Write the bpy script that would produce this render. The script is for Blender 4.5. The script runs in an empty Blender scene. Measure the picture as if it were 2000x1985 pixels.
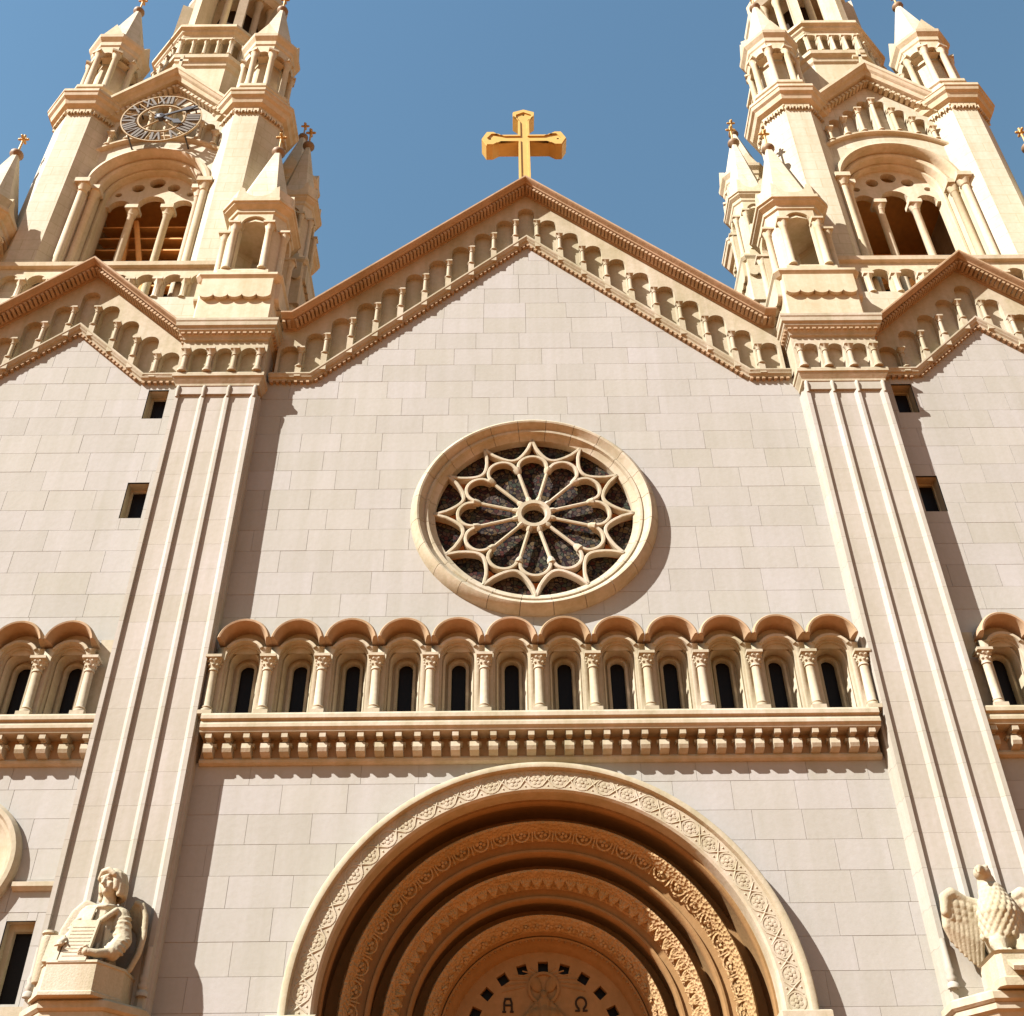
import bpy, bmesh, math, random
from math import sin, cos, pi, radians, sqrt, atan2
from mathutils import Vector, Matrix, Quaternion

random.seed(7)
sc = bpy.context.scene
COL = sc.collection

# ------------------------------------------------------------------ camera
cam_d = bpy.data.cameras.new('camera')
cam = bpy.data.objects.new('camera', cam_d)
COL.objects.link(cam)
sc.camera = cam
cam_d.sensor_fit = 'HORIZONTAL'
cam_d.angle = 2 * math.atan(966 / 2150)
cam_d.clip_start = 0.1
cam_d.clip_end = 2000
_p, _y, _r = radians(39.148), radians(.327), radians(-.696)
_f = Vector((sin(_y) * cos(_p), cos(_y) * cos(_p), sin(_p)))
_rt = Vector((cos(_y), -sin(_y), 0))
_up = _rt.cross(_f)
_r2 = _rt * cos(_r) + _up * sin(_r)
_u2 = -_rt * sin(_r) + _up * cos(_r)
cam.matrix_world = Matrix(((_r2.x, _u2.x, -_f.x, -.61), (_r2.y, _u2.y, -_f.y, -20),
                           (_r2.z, _u2.z, -_f.z, 1.6), (0, 0, 0, 1)))

# ------------------------------------------------------------------ light
SUN = Vector((1.5, 1.0, -1.5)).normalized()          # the way the sunlight travels
world = bpy.data.worlds.new('World')
sc.world = world
world.use_nodes = True
wn = world.node_tree
sky = wn.nodes.new('ShaderNodeTexSky')
sky.sky_type = 'NISHITA'
sky.sun_disc = False
sky.sun_elevation = math.asin(-SUN.z)
sky.sun_rotation = atan2(-SUN.x, -SUN.y) % (2 * pi)
sky.air_density = 3.2
sky.dust_density = 0.0
sky.ozone_density = 10.0
bg = wn.nodes['Background']
wn.links.new(sky.outputs[0], bg.inputs[0])
bg.inputs[1].default_value = 0.05
sun_d = bpy.data.lights.new('sun', 'SUN')
sun_d.energy = 5.0
sun_d.angle = radians(.5)
sun_d.color = (1.0, .965, .92)
sun = bpy.data.objects.new('sun', sun_d)
COL.objects.link(sun)
sun.rotation_euler = SUN.to_track_quat('-Z', 'Y').to_euler()
sun.location = (-30, -40, 60)
sc.view_settings.view_transform = 'Standard'
sc.view_settings.look = 'None'
sc.view_settings.exposure = 1.45
sc.view_settings.gamma = 1.0
sc.view_settings.use_curve_mapping = False

# ------------------------------------------------------------------ materials
def stone(name, c, var=.10, objvar=.05, bump=.25, scale=9.0, rough=.85, brick=None, carve=0, streak=.10):
    m = bpy.data.materials.new(name)
    m.use_nodes = True
    nt = m.node_tree
    N, L = nt.nodes, nt.links
    b = N['Principled BSDF']
    b.inputs['Roughness'].default_value = rough
    b.inputs['Specular IOR Level'].default_value = .25
    geo = N.new('ShaderNodeNewGeometry')
    def noise(s, det, vec=None):
        n = N.new('ShaderNodeTexNoise')
        n.inputs['Scale'].default_value = s
        n.inputs['Detail'].default_value = det
        n.inputs['Roughness'].default_value = .6
        L.new(vec or geo.outputs['Position'], n.inputs['Vector'])
        return n
    def ramp(sock, lo, hi):
        r = N.new('ShaderNodeMapRange')
        r.inputs['From Min'].default_value = .25
        r.inputs['From Max'].default_value = .75
        r.inputs['To Min'].default_value = lo
        r.inputs['To Max'].default_value = hi
        L.new(sock, r.inputs['Value'])
        return r.outputs[0]
    def mul(a, c_):
        q = N.new('ShaderNodeMath')
        q.operation = 'MULTIPLY'
        L.new(a, q.inputs[0])
        L.new(c_, q.inputs[1])
        return q.outputs[0]
    n1 = noise(.55, 5)
    n2 = noise(scale, 6)
    mp = N.new('ShaderNodeMapping')
    mp.inputs['Scale'].default_value = (2.6, 2.6, .16)
    L.new(geo.outputs['Position'], mp.inputs['Vector'])
    n3 = noise(1.0, 5, mp.outputs[0])
    v = mul(mul(ramp(n1.outputs[0], 1 - var, 1 + var * .4), ramp(n2.outputs[0], 1 - var * .7, 1 + var * .5)),
            ramp(n3.outputs[0], 1 - streak, 1 + streak * .4))
    if objvar:
        oi = N.new('ShaderNodeObjectInfo')
        r = N.new('ShaderNodeMapRange')
        r.inputs['To Min'].default_value = 1 - objvar
        r.inputs['To Max'].default_value = 1 + objvar
        L.new(oi.outputs['Random'], r.inputs['Value'])
        v = mul(v, r.outputs[0])
        q = N.new('ShaderNodeMath')
        q.operation = 'MULTIPLY'
        q.inputs[1].default_value = 7.31
        L.new(oi.outputs['Random'], q.inputs[0])
        fr = N.new('ShaderNodeMath')
        fr.operation = 'FRACT'
        L.new(q.outputs[0], fr.inputs[0])
        hue = N.new('ShaderNodeMapRange')
        hue.inputs['To Min'].default_value = 1 + objvar * .35
        hue.inputs['To Max'].default_value = 1 - objvar * .8
        L.new(fr.outputs[0], hue.inputs['Value'])
    else:
        hue = None
    h = n2.outputs[0]
    if brick:
        bt = N.new('ShaderNodeTexBrick')
        cx = N.new('ShaderNodeCombineXYZ')
        sp = N.new('ShaderNodeSeparateXYZ')
        L.new(geo.outputs['Position'], sp.inputs[0])
        ad = N.new('ShaderNodeMath')
        L.new(sp.outputs[0], ad.inputs[0])
        L.new(sp.outputs[1], ad.inputs[1])
        L.new(ad.outputs[0], cx.inputs[0])
        L.new(sp.outputs[2], cx.inputs[1])
        L.new(cx.outputs[0], bt.inputs['Vector'])
        bt.inputs['Color1'].default_value = (1, 1, 1, 1)
        bt.inputs['Color2'].default_value = (.94, .94, .94, 1)
        bt.inputs['Mortar'].default_value = (.80, .80, .80, 1)
        bt.inputs['Scale'].default_value = 1.0
        bt.inputs['Mortar Size'].default_value = .012
        bt.inputs['Brick Width'].default_value = brick[0]
        bt.inputs['Row Height'].default_value = brick[1]
        v = mul(v, bt.outputs['Color'])
    if carve:
        vo = N.new('ShaderNodeTexVoronoi')
        vo.inputs['Scale'].default_value = carve
        L.new(geo.outputs['Position'], vo.inputs['Vector'])
        h = vo.outputs['Distance']
    # colour shifts a little warmer where the stone is darker
    hsv = N.new('ShaderNodeMix')
    hsv.data_type = 'RGBA'
    hsv.blend_type = 'MULTIPLY'
    hsv.inputs[0].default_value = 1.0
    hsv.inputs[6].default_value = (*c, 1)
    comb = N.new('ShaderNodeCombineColor')
    pw = N.new('ShaderNodeMath')
    pw.operation = 'POWER'
    pw.inputs[1].default_value = 1.5
    L.new(v, pw.inputs[0])
    L.new(v, comb.inputs[0])
    L.new(v, comb.inputs[1])
    L.new(mul(pw.outputs[0], hue.outputs[0]) if hue else pw.outputs[0], comb.inputs[2])
    L.new(comb.outputs[0], hsv.inputs[7])
    L.new(hsv.outputs[2], b.inputs['Base Color'])
    bp = N.new('ShaderNodeBump')
    bp.inputs['Strength'].default_value = bump
    bp.inputs['Distance'].default_value = .05 if carve else .02
    L.new(h, bp.inputs['Height'])
    L.new(bp.outputs[0], b.inputs['Normal'])
    return m

def plain(name, c, rough=.5, metal=0.0, var=.15, scale=20, bump=.1):
    m = bpy.data.materials.new(name)
    m.use_nodes = True
    N, L = m.node_tree.nodes, m.node_tree.links
    b = N['Principled BSDF']
    b.inputs['Roughness'].default_value = rough
    b.inputs['Metallic'].default_value = metal
    b.inputs['Specular IOR Level'].default_value = .1 if name in ('dark_glass', 'dark_interior') else .5
    n = N.new('ShaderNodeTexNoise')
    n.inputs['Scale'].default_value = scale
    n.inputs['Detail'].default_value = 5
    g = N.new('ShaderNodeNewGeometry')
    L.new(g.outputs['Position'], n.inputs['Vector'])
    x = N.new('ShaderNodeMix')
    x.data_type = 'RGBA'
    x.inputs[6].default_value = (*[k * (1 - var) for k in c], 1)
    x.inputs[7].default_value = (*[min(1, k * (1 + var)) for k in c], 1)
    L.new(n.outputs[0], x.inputs[0])
    L.new(x.outputs[2], b.inputs['Base Color'])
    bp = N.new('ShaderNodeBump')
    bp.inputs['Strength'].default_value = bump
    bp.inputs['Distance'].default_value = .01
    L.new(n.outputs[0], bp.inputs['Height'])
    L.new(bp.outputs[0], b.inputs['Normal'])
    return m

def stained(name):
    m = bpy.data.materials.new(name)
    m.use_nodes = True
    N, L = m.node_tree.nodes, m.node_tree.links
    b = N['Principled BSDF']
    b.inputs['Roughness'].default_value = .7
    b.inputs['Specular IOR Level'].default_value = .06
    g = N.new('ShaderNodeNewGeometry')
    vo = N.new('ShaderNodeTexVoronoi')
    vo.inputs['Scale'].default_value = 10.5
    L.new(g.outputs['Position'], vo.inputs['Vector'])
    ve = N.new('ShaderNodeTexVoronoi')
    ve.feature = 'DISTANCE_TO_EDGE'
    ve.inputs['Scale'].default_value = 10.5
    L.new(g.outputs['Position'], ve.inputs['Vector'])
    sp = N.new('ShaderNodeSeparateColor')
    L.new(vo.outputs['Color'], sp.inputs[0])
    rp = N.new('ShaderNodeValToRGB')
    e = rp.color_ramp.elements
    e[0].position = 0
    e[0].color = (.012, .010, .012, 1)
    e[1].position = 1
    e[1].color = (.105, .09, .065, 1)
    for p, c in ((.2, (.055, .018, .014, 1)), (.38, (.028, .036, .026, 1)), (.55, (.085, .055, .026, 1)), (.7, (.034, .034, .034, 1)), (.85, (.066, .04, .03, 1))):
        q = e.new(p)
        q.color = c
    L.new(sp.outputs[0], rp.inputs[0])
    lt = N.new('ShaderNodeMath')
    lt.operation = 'GREATER_THAN'
    lt.inputs[1].default_value = .07
    L.new(ve.outputs['Distance'], lt.inputs[0])
    x = N.new('ShaderNodeMix')
    x.data_type = 'RGBA'
    x.inputs[6].default_value = (.006, .005, .006, 1)
    L.new(lt.outputs[0], x.inputs[0])
    L.new(rp.outputs[0], x.inputs[7])
    L.new(x.outputs[2], b.inputs['Base Color'])
    return m

M = {
    'block': stone('ashlar_stone', (.322, .305, .282), var=.06, objvar=.04, bump=.2, streak=.09),
    'mortar': stone('mortar', (.315, .275, .23), objvar=0),
    'trim': stone('trim_stone', (.40, .343, .262), var=.17, objvar=.05, bump=.3, streak=.24),
    'pil': stone('pilaster_stone', (.345, .314, .275), var=.07, objvar=.035, bump=.2, streak=.15),
    'tower': stone('tower_stone', (.51, .45, .365), var=.11, objvar=.03, bump=.25, streak=.20, brick=(.9, .45)),
    'ttrim': stone('tower_trim_stone', (.51, .425, .315), var=.15, objvar=.04, bump=.3, streak=.22),
    'shade_trim': stone('shade_browned_stone', (.365, .25, .158), var=.16, objvar=.05, bump=.3, streak=.2),  # trim stone with the brown of shaded soffits put into its colour
    'portal': stone('shaded_portal_stone', (.26, .15, .064), var=.16, objvar=.03, bump=.35, streak=.12),  # cream stone darkened to brown: the portal's shade is in the colour
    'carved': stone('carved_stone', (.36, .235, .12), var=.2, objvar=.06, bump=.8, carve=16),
    'statue': stone('statue_stone', (.42, .36, .27), var=.16, objvar=0, bump=.4, scale=26, streak=.22),
    'glass': plain('dark_glass', (.008, .006, .006), rough=.45, var=.3),
    'dark': plain('dark_interior', (.03, .02, .014), rough=.9),
    'wood': plain('louver_wood', (.62, .30, .085), rough=.8, var=.25, scale=6),
    'gold': plain('gilt_metal', (.50, .32, .085), rough=.5, metal=.1, var=.15, scale=7),
    'tarnish': plain('tarnished_gilding', (.42, .25, .07), rough=.5, metal=.2, var=.3),
    'bronze': plain('bronze_cap', (.20, .12, .06), rough=.6, metal=.2),
    'iron': plain('black_iron', (.03, .025, .025), rough=.5),
    'clockmetal': plain('weathered_clock_metal', (.10, .08, .058), rough=.75, metal=0, var=.4),
    'clockbrass': plain('dull_clock_brass', (.33, .23, .11), rough=.5, metal=.2, var=.4),
    'roof': plain('roof_tile', (.32, .17, .09), rough=.9, scale=3),
    'bounce_tint': stone('bounce_tinted_paving', (.42, .135, .028), var=.15, objvar=0, brick=(1.2, .6)),  # orange chosen so the unseen ground bounces warm fill onto the soffits
    'stained': stained('stained_glass'),
}

# ------------------------------------------------------------------ mesh helpers
class G:
    def __init__(s):
        s.v, s.f, s.nr = [], [], False
    def add(s, vs, fs):
        k = len(s.v)
        s.v += [tuple(v) for v in vs]
        s.f += [[i + k for i in f] for f in fs]
        return s
    def join(s, o, d=(0, 0, 0), rz=0):
        c, n = cos(rz), sin(rz)
        s.nr = s.nr or o.nr
        return s.add([(x * c - y * n + d[0], x * n + y * c + d[1], z + d[2]) for x, y, z in o.v], o.f)
    def quad(s, a, b, c, d):
        return s.add([a, b, c, d], [(0, 1, 2, 3)])
    def box(s, x0, x1, y0, y1, z0, z1):
        return s.add([(x0, y0, z0), (x1, y0, z0), (x1, y1, z0), (x0, y1, z0), (x0, y0, z1), (x1, y0, z1), (x1, y1, z1), (x0, y1, z1)],
                     [(0, 1, 5, 4), (1, 2, 6, 5), (2, 3, 7, 6), (3, 0, 4, 7), (4, 5, 6, 7), (3, 2, 1, 0)])
    def loft(s, rings, cap=True):
        n = len(rings[0])
        vs = [p for r in rings for p in r]
        fs = []
        for k in range(len(rings) - 1):
            for i in range(n):
                j = (i + 1) % n
                fs.append((k * n + i, k * n + j, (k + 1) * n + j, (k + 1) * n + i))
        if cap:
            fs.append(tuple(range(n))[::-1])
            fs.append(tuple((len(rings) - 1) * n + i for i in range(n)))
        return s.add(vs, fs)
    def prism(s, poly, y0, y1):                       # polygon in x,z pushed along y
        return s.loft([[(x, y0, z) for x, z in poly], [(x, y1, z) for x, z in poly]])
    def prism_z(s, poly, z0, z1):                     # polygon in x,y pushed along z
        return s.loft([[(x, y, z0) for x, y in poly], [(x, y, z1) for x, y in poly]])
    def prism_x(s, poly, x0, x1):                     # polygon in y,z pushed along x
        return s.loft([[(x0, y, z) for y, z in poly], [(x1, y, z) for y, z in poly]])
    def lathe(s, prof, n=12, c=(0, 0, 0), a0=0):
        return s.loft([[(c[0] + r * cos(a0 + 2 * pi * i / n), c[1] + r * sin(a0 + 2 * pi * i / n), c[2] + z) for i in range(n)] for r, z in prof])
    def octo(s, prof, c=(0, 0)):                      # regular octagon, prof = (apothem, z)
        k = 1 / cos(pi / 8)
        return s.loft([[(c[0] + a * k * cos(pi / 8 + pi * i / 4), c[1] + a * k * sin(pi / 8 + pi * i / 4), z) for i in range(8)] for a, z in prof])
    def cham(s, prof, c=(0, 0)):                      # square with cut corners, prof = (half, cut, z)
        rings = []
        for h, q, z in prof:
            rings.append([(c[0] + x, c[1] + y, z) for x, y in ((h - q, -h), (h, q - h), (h, h - q), (h - q, h), (q - h, h), (-h, h - q), (-h, q - h), (q - h, -h))])
        return s.loft(rings)
    def arc(s, prof, cx, cz, a0, a1, n, zbot=None, close=True):   # closed profile (r,y) swung about the y axis
        rings = []
        if zbot is not None:
            rings.append([(cx + r, y, zbot) for r, y in prof])
        for i in range(n + 1):
            a = a0 + (a1 - a0) * i / n
            rings.append([(cx + r * cos(a), y, cz + r * sin(a)) for r, y in prof])
        if zbot is not None:
            rings.append([(cx - r, y, zbot) for r, y in prof])
        if close:
            return s.loft(rings, cap=abs(a1 - a0) < 6.28 or zbot is not None)
        m = len(prof)
        vs = [p for r in rings for p in r]
        fs = [(k * m + i, k * m + i + 1, (k + 1) * m + i + 1, (k + 1) * m + i) for k in range(len(rings) - 1) for i in range(m - 1)]
        return s.add(vs, fs)
    def run(s, prof, path):                           # closed profile (n, y) along an x,z path, mitred
        rings = []
        for i, (x, z) in enumerate(path):
            ns = []
            for a, b in ((i - 1, i), (i, i + 1)):
                if a >= 0 and b < len(path):
                    dx, dz = path[b][0] - path[a][0], path[b][1] - path[a][1]
                    l = sqrt(dx * dx + dz * dz)
                    ns.append((-dz / l, dx / l))
            if len(ns) == 2:
                d = 1 + ns[0][0] * ns[1][0] + ns[0][1] * ns[1][1]
                m = ((ns[0][0] + ns[1][0]) / d, (ns[0][1] + ns[1][1]) / d)
            else:
                m = (0, 1)
            rings.append([(x + m[0] * n, y, z + m[1] * n) for n, y in prof])
        return s.loft(rings)
    def stroke(s, pts, w, y0, y1):                    # flat bar of width w along x,z points
        L_, R_ = [], []
        for i, (x, z) in enumerate(pts):
            a = pts[max(i - 1, 0)]
            b = pts[min(i + 1, len(pts) - 1)]
            dx, dz = b[0] - a[0], b[1] - a[1]
            l = sqrt(dx * dx + dz * dz) or 1
            nx, nz = -dz / l * w / 2, dx / l * w / 2
            L_.append((x + nx, z + nz))
            R_.append((x - nx, z - nz))
        q = w * .22
        rings = []
        for (lx, lz), (rx, rz) in zip(L_, R_):
            cx, cz = (lx + rx) / 2, (lz + rz) / 2
            t = .55
            rings.append([(lx, y1, lz), (lx, y0 + q, lz), (cx + (lx - cx) * t, y0, cz + (lz - cz) * t),
                          (cx + (rx - cx) * t, y0, cz + (rz - cz) * t), (rx, y0 + q, rz), (rx, y1, rz)])
        return s.loft(rings)
    def tube(s, pts, rs, n=8):
        rings = []
        pts = [Vector(p) for p in pts]
        for i, p in enumerate(pts):
            d = (pts[min(i + 1, len(pts) - 1)] - pts[max(i - 1, 0)]).normalized()
            u = d.orthogonal().normalized() if abs(d.z) < .95 else Vector((1, 0, 0))
            u = (u - d * u.dot(d)).normalized()
            w = d.cross(u)
            r = rs[i] if isinstance(rs, (list, tuple)) else rs
            rings.append([tuple(p + u * r * cos(2 * pi * k / n) + w * r * sin(2 * pi * k / n)) for k in range(n)])
        return s.loft(rings)
    def ball(s, c, r, n=8, m=6, sx=1, sy=1, sz=1):
        rings = [[(c[0] + sx * r * sin(pi * (j + .5) / m) * cos(2 * pi * i / n), c[1] + sy * r * sin(pi * (j + .5) / m) * sin(2 * pi * i / n),
                   c[2] - sz * r * cos(pi * (j + .5) / m)) for i in range(n)] for j in range(m)]
        return s.loft(rings)
    def niche(s, xc, w, hw, spring, bot, top, yf, yb, n=10, back=True):
        """one bay of blind arcade: front plate with an arched hole, its reveals and its back"""
        s.nr = True
        xs = [xc - hw * cos(pi * i / n) for i in range(n + 1)]
        zs = [spring + hw * sin(pi * i / n) for i in range(n + 1)]
        for a, b in ((xc - w / 2, xc - hw), (xc + hw, xc + w / 2)):
            s.quad((a, yf, bot(a)), (b, yf, bot(b)), (b, yf, top(b)), (a, yf, top(a)))
        for i in range(n):
            a, b = xs[i], xs[i + 1]
            s.quad((a, yf, zs[i]), (b, yf, zs[i + 1]), (b, yf, top(b)), (a, yf, top(a)))
            s.quad((a, yf, zs[i]), (b, yf, zs[i + 1]), (b, yb, zs[i + 1]), (a, yb, zs[i]))
            if back:
                s.quad((a, yb, bot(a)), (b, yb, bot(b)), (b, yb, zs[i + 1]), (a, yb, zs[i]))
        for a in (xc - hw, xc + hw):
            s.quad((a, yf, bot(a)), (a, yb, bot(a)), (a, yb, spring), (a, yf, spring))
        a, b = xc - hw, xc + hw
        s.quad((a, yf, bot(a)), (b, yf, bot(b)), (b, yb, bot(b)), (a, yb, bot(a)))
        return s
    def plate(s, outer, holes, y0, y1):               # x,z outline with holes, thickness y0..y1
        c = bpy.data.curves.new('tmp', 'CURVE')
        c.dimensions = '2D'
        c.fill_mode = 'BOTH'
        c.extrude = (y1 - y0) / 2
        for pts in [outer] + list(holes):
            sp = c.splines.new('POLY')
            sp.points.add(len(pts) - 1)
            sp.use_cyclic_u = True
            for p, q in zip(sp.points, pts):
                p.co = (q[0], q[1], 0, 1)
        o = bpy.data.objects.new('tmp', c)
        m = o.to_mesh()
        ym = (y0 + y1) / 2
        s.add([(v.co.x, ym - v.co.z, v.co.y) for v in m.vertices], [tuple(p.vertices) for p in m.polygons])
        o.to_mesh_clear()
        bpy.data.objects.remove(o)
        bpy.data.curves.remove(c)
        return s
    def mesh(s, name, off=(0, 0, 0), smooth=None):
        me = bpy.data.meshes.new(name)
        me.from_pydata([(x - off[0], y - off[1], z - off[2]) for x, y, z in s.v], [], s.f)
        bm = bmesh.new()
        bm.from_mesh(me)
        bmesh.ops.remove_doubles(bm, verts=bm.verts, dist=1e-5)
        if not s.nr:
            bmesh.ops.recalc_face_normals(bm, faces=bm.faces)
        bm.to_mesh(me)
        bm.free()
        if smooth:
            me.shade_smooth()
            me.set_sharp_from_angle(angle=radians(smooth))
        return me

ORG = {}
def thing(name, label, cat, loc, group=None):
    o = bpy.data.objects.new(name, None)
    COL.objects.link(o)
    o.location = loc
    o.empty_display_size = .5
    o['label'], o['category'] = label, cat
    if group:
        o['group'] = group
    ORG[o] = Vector(loc)
    return o
def part(name, g, mat, parent, at=None, rz=0, smooth=None, label=None, kind=None, scale=None):
    """g: a G in world coordinates (at=None), or a G/mesh about its own origin placed at the world point `at`"""
    org = ORG[parent]
    if at is None:
        me = g.mesh(name, org, smooth)
    else:
        me = g.mesh(name, (0, 0, 0), smooth) if isinstance(g, G) else g
    if not me.materials:
        me.materials.append(M[mat])
    o = bpy.data.objects.new(name, me)
    COL.objects.link(o)
    o.parent = parent
    if at is not None:
        o.location = Vector(at) - org
        o.rotation_euler.z = rz
        if scale:
            o.scale = scale
        ORG[o] = Vector(at)
    else:
        ORG[o] = org
    if label:
        o['label'] = label
    if kind:
        o['kind'] = kind
    return o
def circ(cx, cz, r, n=40, a0=0, a1=2 * pi):
    full = abs(a1 - a0 - 2 * pi) < 1e-6
    return [(cx + r * cos(a0 + (a1 - a0) * i / n), cz + r * sin(a0 + (a1 - a0) * i / n)) for i in range(n if full else n + 1)]

def clip(poly, a, b, c):                              # keep a*x+b*z<=c
    out = []
    for i in range(len(poly)):
        p, q = poly[i], poly[(i + 1) % len(poly)]
        dp, dq = a * p[0] + b * p[1] - c, a * q[0] + b * q[1] - c
        if dp <= 0:
            out.append(p)
        if (dp < 0 < dq) or (dq < 0 < dp):
            t = dp / (dp - dq)
            out.append((p[0] + (q[0] - p[0]) * t, p[1] + (q[1] - p[1]) * t))
    return out
def area(p):
    return abs(sum(p[i][0] * p[(i + 1) % len(p)][1] - p[(i + 1) % len(p)][0] * p[i][1] for i in range(len(p)))) / 2
PITCH, Z0 = .583, 7.68
def lay_blocks(parent, x0, x1, z0, z1, y, planes=(), holes=(), rects=(), seed=1, shift=0.0):
    """courses of ashlar: every block an object of its own, cut by half planes, round holes and oblong openings"""
    rnd = random.Random(seed)
    k0 = int(math.floor((z0 - Z0 - shift) / PITCH))
    g_ = .0035
    for k in range(k0, int((z1 - Z0 - shift) / PITCH) + 1):
        za, zb = max(z0, Z0 + shift + k * PITCH), min(z1, Z0 + shift + (k + 1) * PITCH)
        if zb - za < .12:
            continue
        x = x0 - (.55 if k % 2 else 0) - rnd.random() * .2
        while x < x1:
            w = 1.13 * rnd.uniform(.82, 1.16)
            a, b = max(x0, x), min(x1, x + w)
            x += w
            if b - a < .1:
                continue
            pieces = [[(a + g_, za + g_), (b - g_, za + g_), (b - g_, zb - g_), (a + g_, zb - g_)]]
            for (ra, rb, rc, rd) in rects:            # opening ra..rb x rc..rd
                nxt = []
                for p in pieces:
                    if min(q[0] for q in p) < rb and max(q[0] for q in p) > ra and min(q[1] for q in p) < rd and max(q[1] for q in p) > rc:
                        nxt.append(clip(p, 1, 0, ra))
                        nxt.append(clip(p, -1, 0, -rb))
                        mid = clip(clip(p, -1, 0, -ra), 1, 0, rb)
                        if len(mid) > 2:
                            nxt.append(clip(mid, 0, 1, rc))
                            nxt.append(clip(mid, 0, -1, -rd))
                    else:
                        nxt.append(p)
                pieces = [p for p in nxt if len(p) > 2]
            for p in pieces:
                for pl in planes:
                    p = clip(p, *pl)
                    if len(p) < 3:
                        break
                if len(p) < 3:
                    continue
                for (hx, hz, hr) in holes:
                    cx, cz = sum(q[0] for q in p) / len(p) - hx, sum(q[1] for q in p) / len(p) - hz
                    far = max(sqrt((q[0] - hx) ** 2 + (q[1] - hz) ** 2) for q in p)
                    if far < hr:
                        p = []
                        break
                    d = sqrt(cx * cx + cz * cz) or 1
                    nx, nz = cx / d, cz / d
                    p = clip(p, -nx, -nz, -(hr + nx * hx + nz * hz))
                    if len(p) < 3:
                        break
                if len(p) < 3 or area(p) < .008:
                    continue
                j = rnd.uniform(-.003, .003)
                part('stone_block', G().prism(p, y + j, y + .05), 'block', parent)

# ------------------------------------------------------------------ ground
ground = part_mesh = bpy.data.objects.new('plaza_ground', G().box(-400, 400, -400, 400, -.5, 0).mesh('plaza_ground'))  # out of view; its orange tint reflects warm light up the facade
ground.data.materials.append(M['bounce_tint'])
COL.objects.link(ground)
ground['kind'] = 'structure'
ground['label'] = 'unseen ground in front of the church, tinted orange for warm bounce light'

# ------------------------------------------------------------------ shared pieces
def colonnette(h, r=.06, cap=.2, base=.15):
    """small column about its foot: base, shaft, flaring capital with a square abacus"""
    g = G()
    g.lathe([(r * 1.9, 0), (r * 1.9, base * .35), (r * 1.45, base * .5), (r * 1.5, base * .8), (r, base)], 10)
    g.lathe([(r, base), (r * .92, h - cap)], 10)
    g.lathe([(r * 1.25, h - cap), (r * 1.25, h - cap * .9), (r, h - cap * .85), (r * 1.3, h - cap * .5), (r * 1.9, h - cap * .25)], 10)
    a = r * 1.75
    g.box(-a, a, -a, a, h - cap * .25, h)
    return g.mesh('colonnette', smooth=40)

UP = [(0, .1), (0, -.09), (.035, -.11), (.055, -.16), (.075, -.34), (.085, -.44), (.105, -.46), (.12, -.54), (.13, -.59), (.138, -.605), (.178, -.61), (.195, -.59), (.215, .1)]
LOW = [(-.02, .05), (-.02, -.09), (.03, -.10), (.05, -.15), (.09, -.16), (.13, -.19), (.17, -.19), (.20, .05)]
def beads(path, n0, y0, y1, step, size, off=(0, 0)):
    """a running row of small carved teeth along a path, under a cornice"""
    g = G()
    for i in range(len(path) - 1):
        (ax, az), (bx, bz) = path[i], path[i + 1]
        l = sqrt((bx - ax) ** 2 + (bz - az) ** 2)
        dx, dz = (bx - ax) / l, (bz - az) / l
        nx, nz = -dz, dx
        for k in range(int(l / step)):
            t = (k + .5) * step
            c = (ax + dx * t + nx * n0, az + dz * t + nz * n0)
            a = size / 2
            poly = [(c[0] + dx * u * a + nx * v * a, c[1] + dz * u * a + nz * v * a) for u, v in ((-1, -1), (1, -1), (1, 1), (-1, 1))]
            g.prism(poly, y0, y1)
    return g

def gable(parent, cx, dy, up, low, hx, n_bays, step, centre_top):
    """raking cornices with the stepped blind arcade between them. up/low: functions of |x-cx|"""
    upf = lambda x: up(abs(x - cx))
    lowf = lambda x: low(abs(x - cx))
    cols = {}
    for i in range(-n_bays, n_bays + 1):
        xc = cx + i * step
        w = step
        sp = upf(xc) - .76
        g = G()
        if i == 0:
            sp = upf(xc) - .80
        g.niche(xc, w, .232, sp - .03, lambda x: lowf(x) + .1, lambda x: upf(x) + .02, -.06 + dy, .11 + dy)
        part('frieze_bay', g, 'trim', parent)
    for i in range(-n_bays, n_bays):
        x = cx + (i + .5) * step
        zt = min(upf(x - step / 2), upf(x + step / 2)) - .70
        zb = lowf(x) + .16
        h = round(min(zt - zb, .70), 2)
        if zt - zb - h > .03:
            part('step_block', G().box(x - .075, x + .075, dy - .175, dy - .05, zb - .1, zt - h), 'trim', parent)
        if h not in cols:
            cols[h] = colonnette(h, .055, .20, .07)
        part('colonnette', cols[h], 'trim', parent, at=(x, -.115 + dy, zt - h), label=None)

# ------------------------------------------------------------------ nave facade
nave = thing('nave_facade', 'tall central gabled bay of cream ashlar with the round rose window', 'church facade', (0, 0, 0))
up_n = lambda a: max(29.5 - .955 * a, 23.77)
low_n = lambda a: max(27.3 - .983 * a, 21.97)
RZ, RR = 17.72, 2.78
lay_blocks(nave, -6.62, 6.62, 14.2, 21.972, 0.0, holes=[(0, RZ, 2.55)], seed=3, shift=.298)
lay_blocks(nave, -5.6, 5.6, 21.972, 27.5, 0.0, planes=[(.983, 1, 27.42), (-.983, 1, 27.42)], seed=4, shift=.298)
lay_blocks(nave, -6.62, 6.62, 6.0, 11.62, 0.0, holes=[(0, 7.0, 4.12)], rects=[(-4.12, 4.12, 5.0, 7.0)], seed=5)
g = G()
g.plate([(-6.6, 14.2), (6.6, 14.2), (6.6, 22.0), (5.42, 22.0), (0, 27.38), (-5.42, 22.0), (-6.6, 22.0)], [circ(0, RZ, 2.5, 48)], .009, .045)
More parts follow.
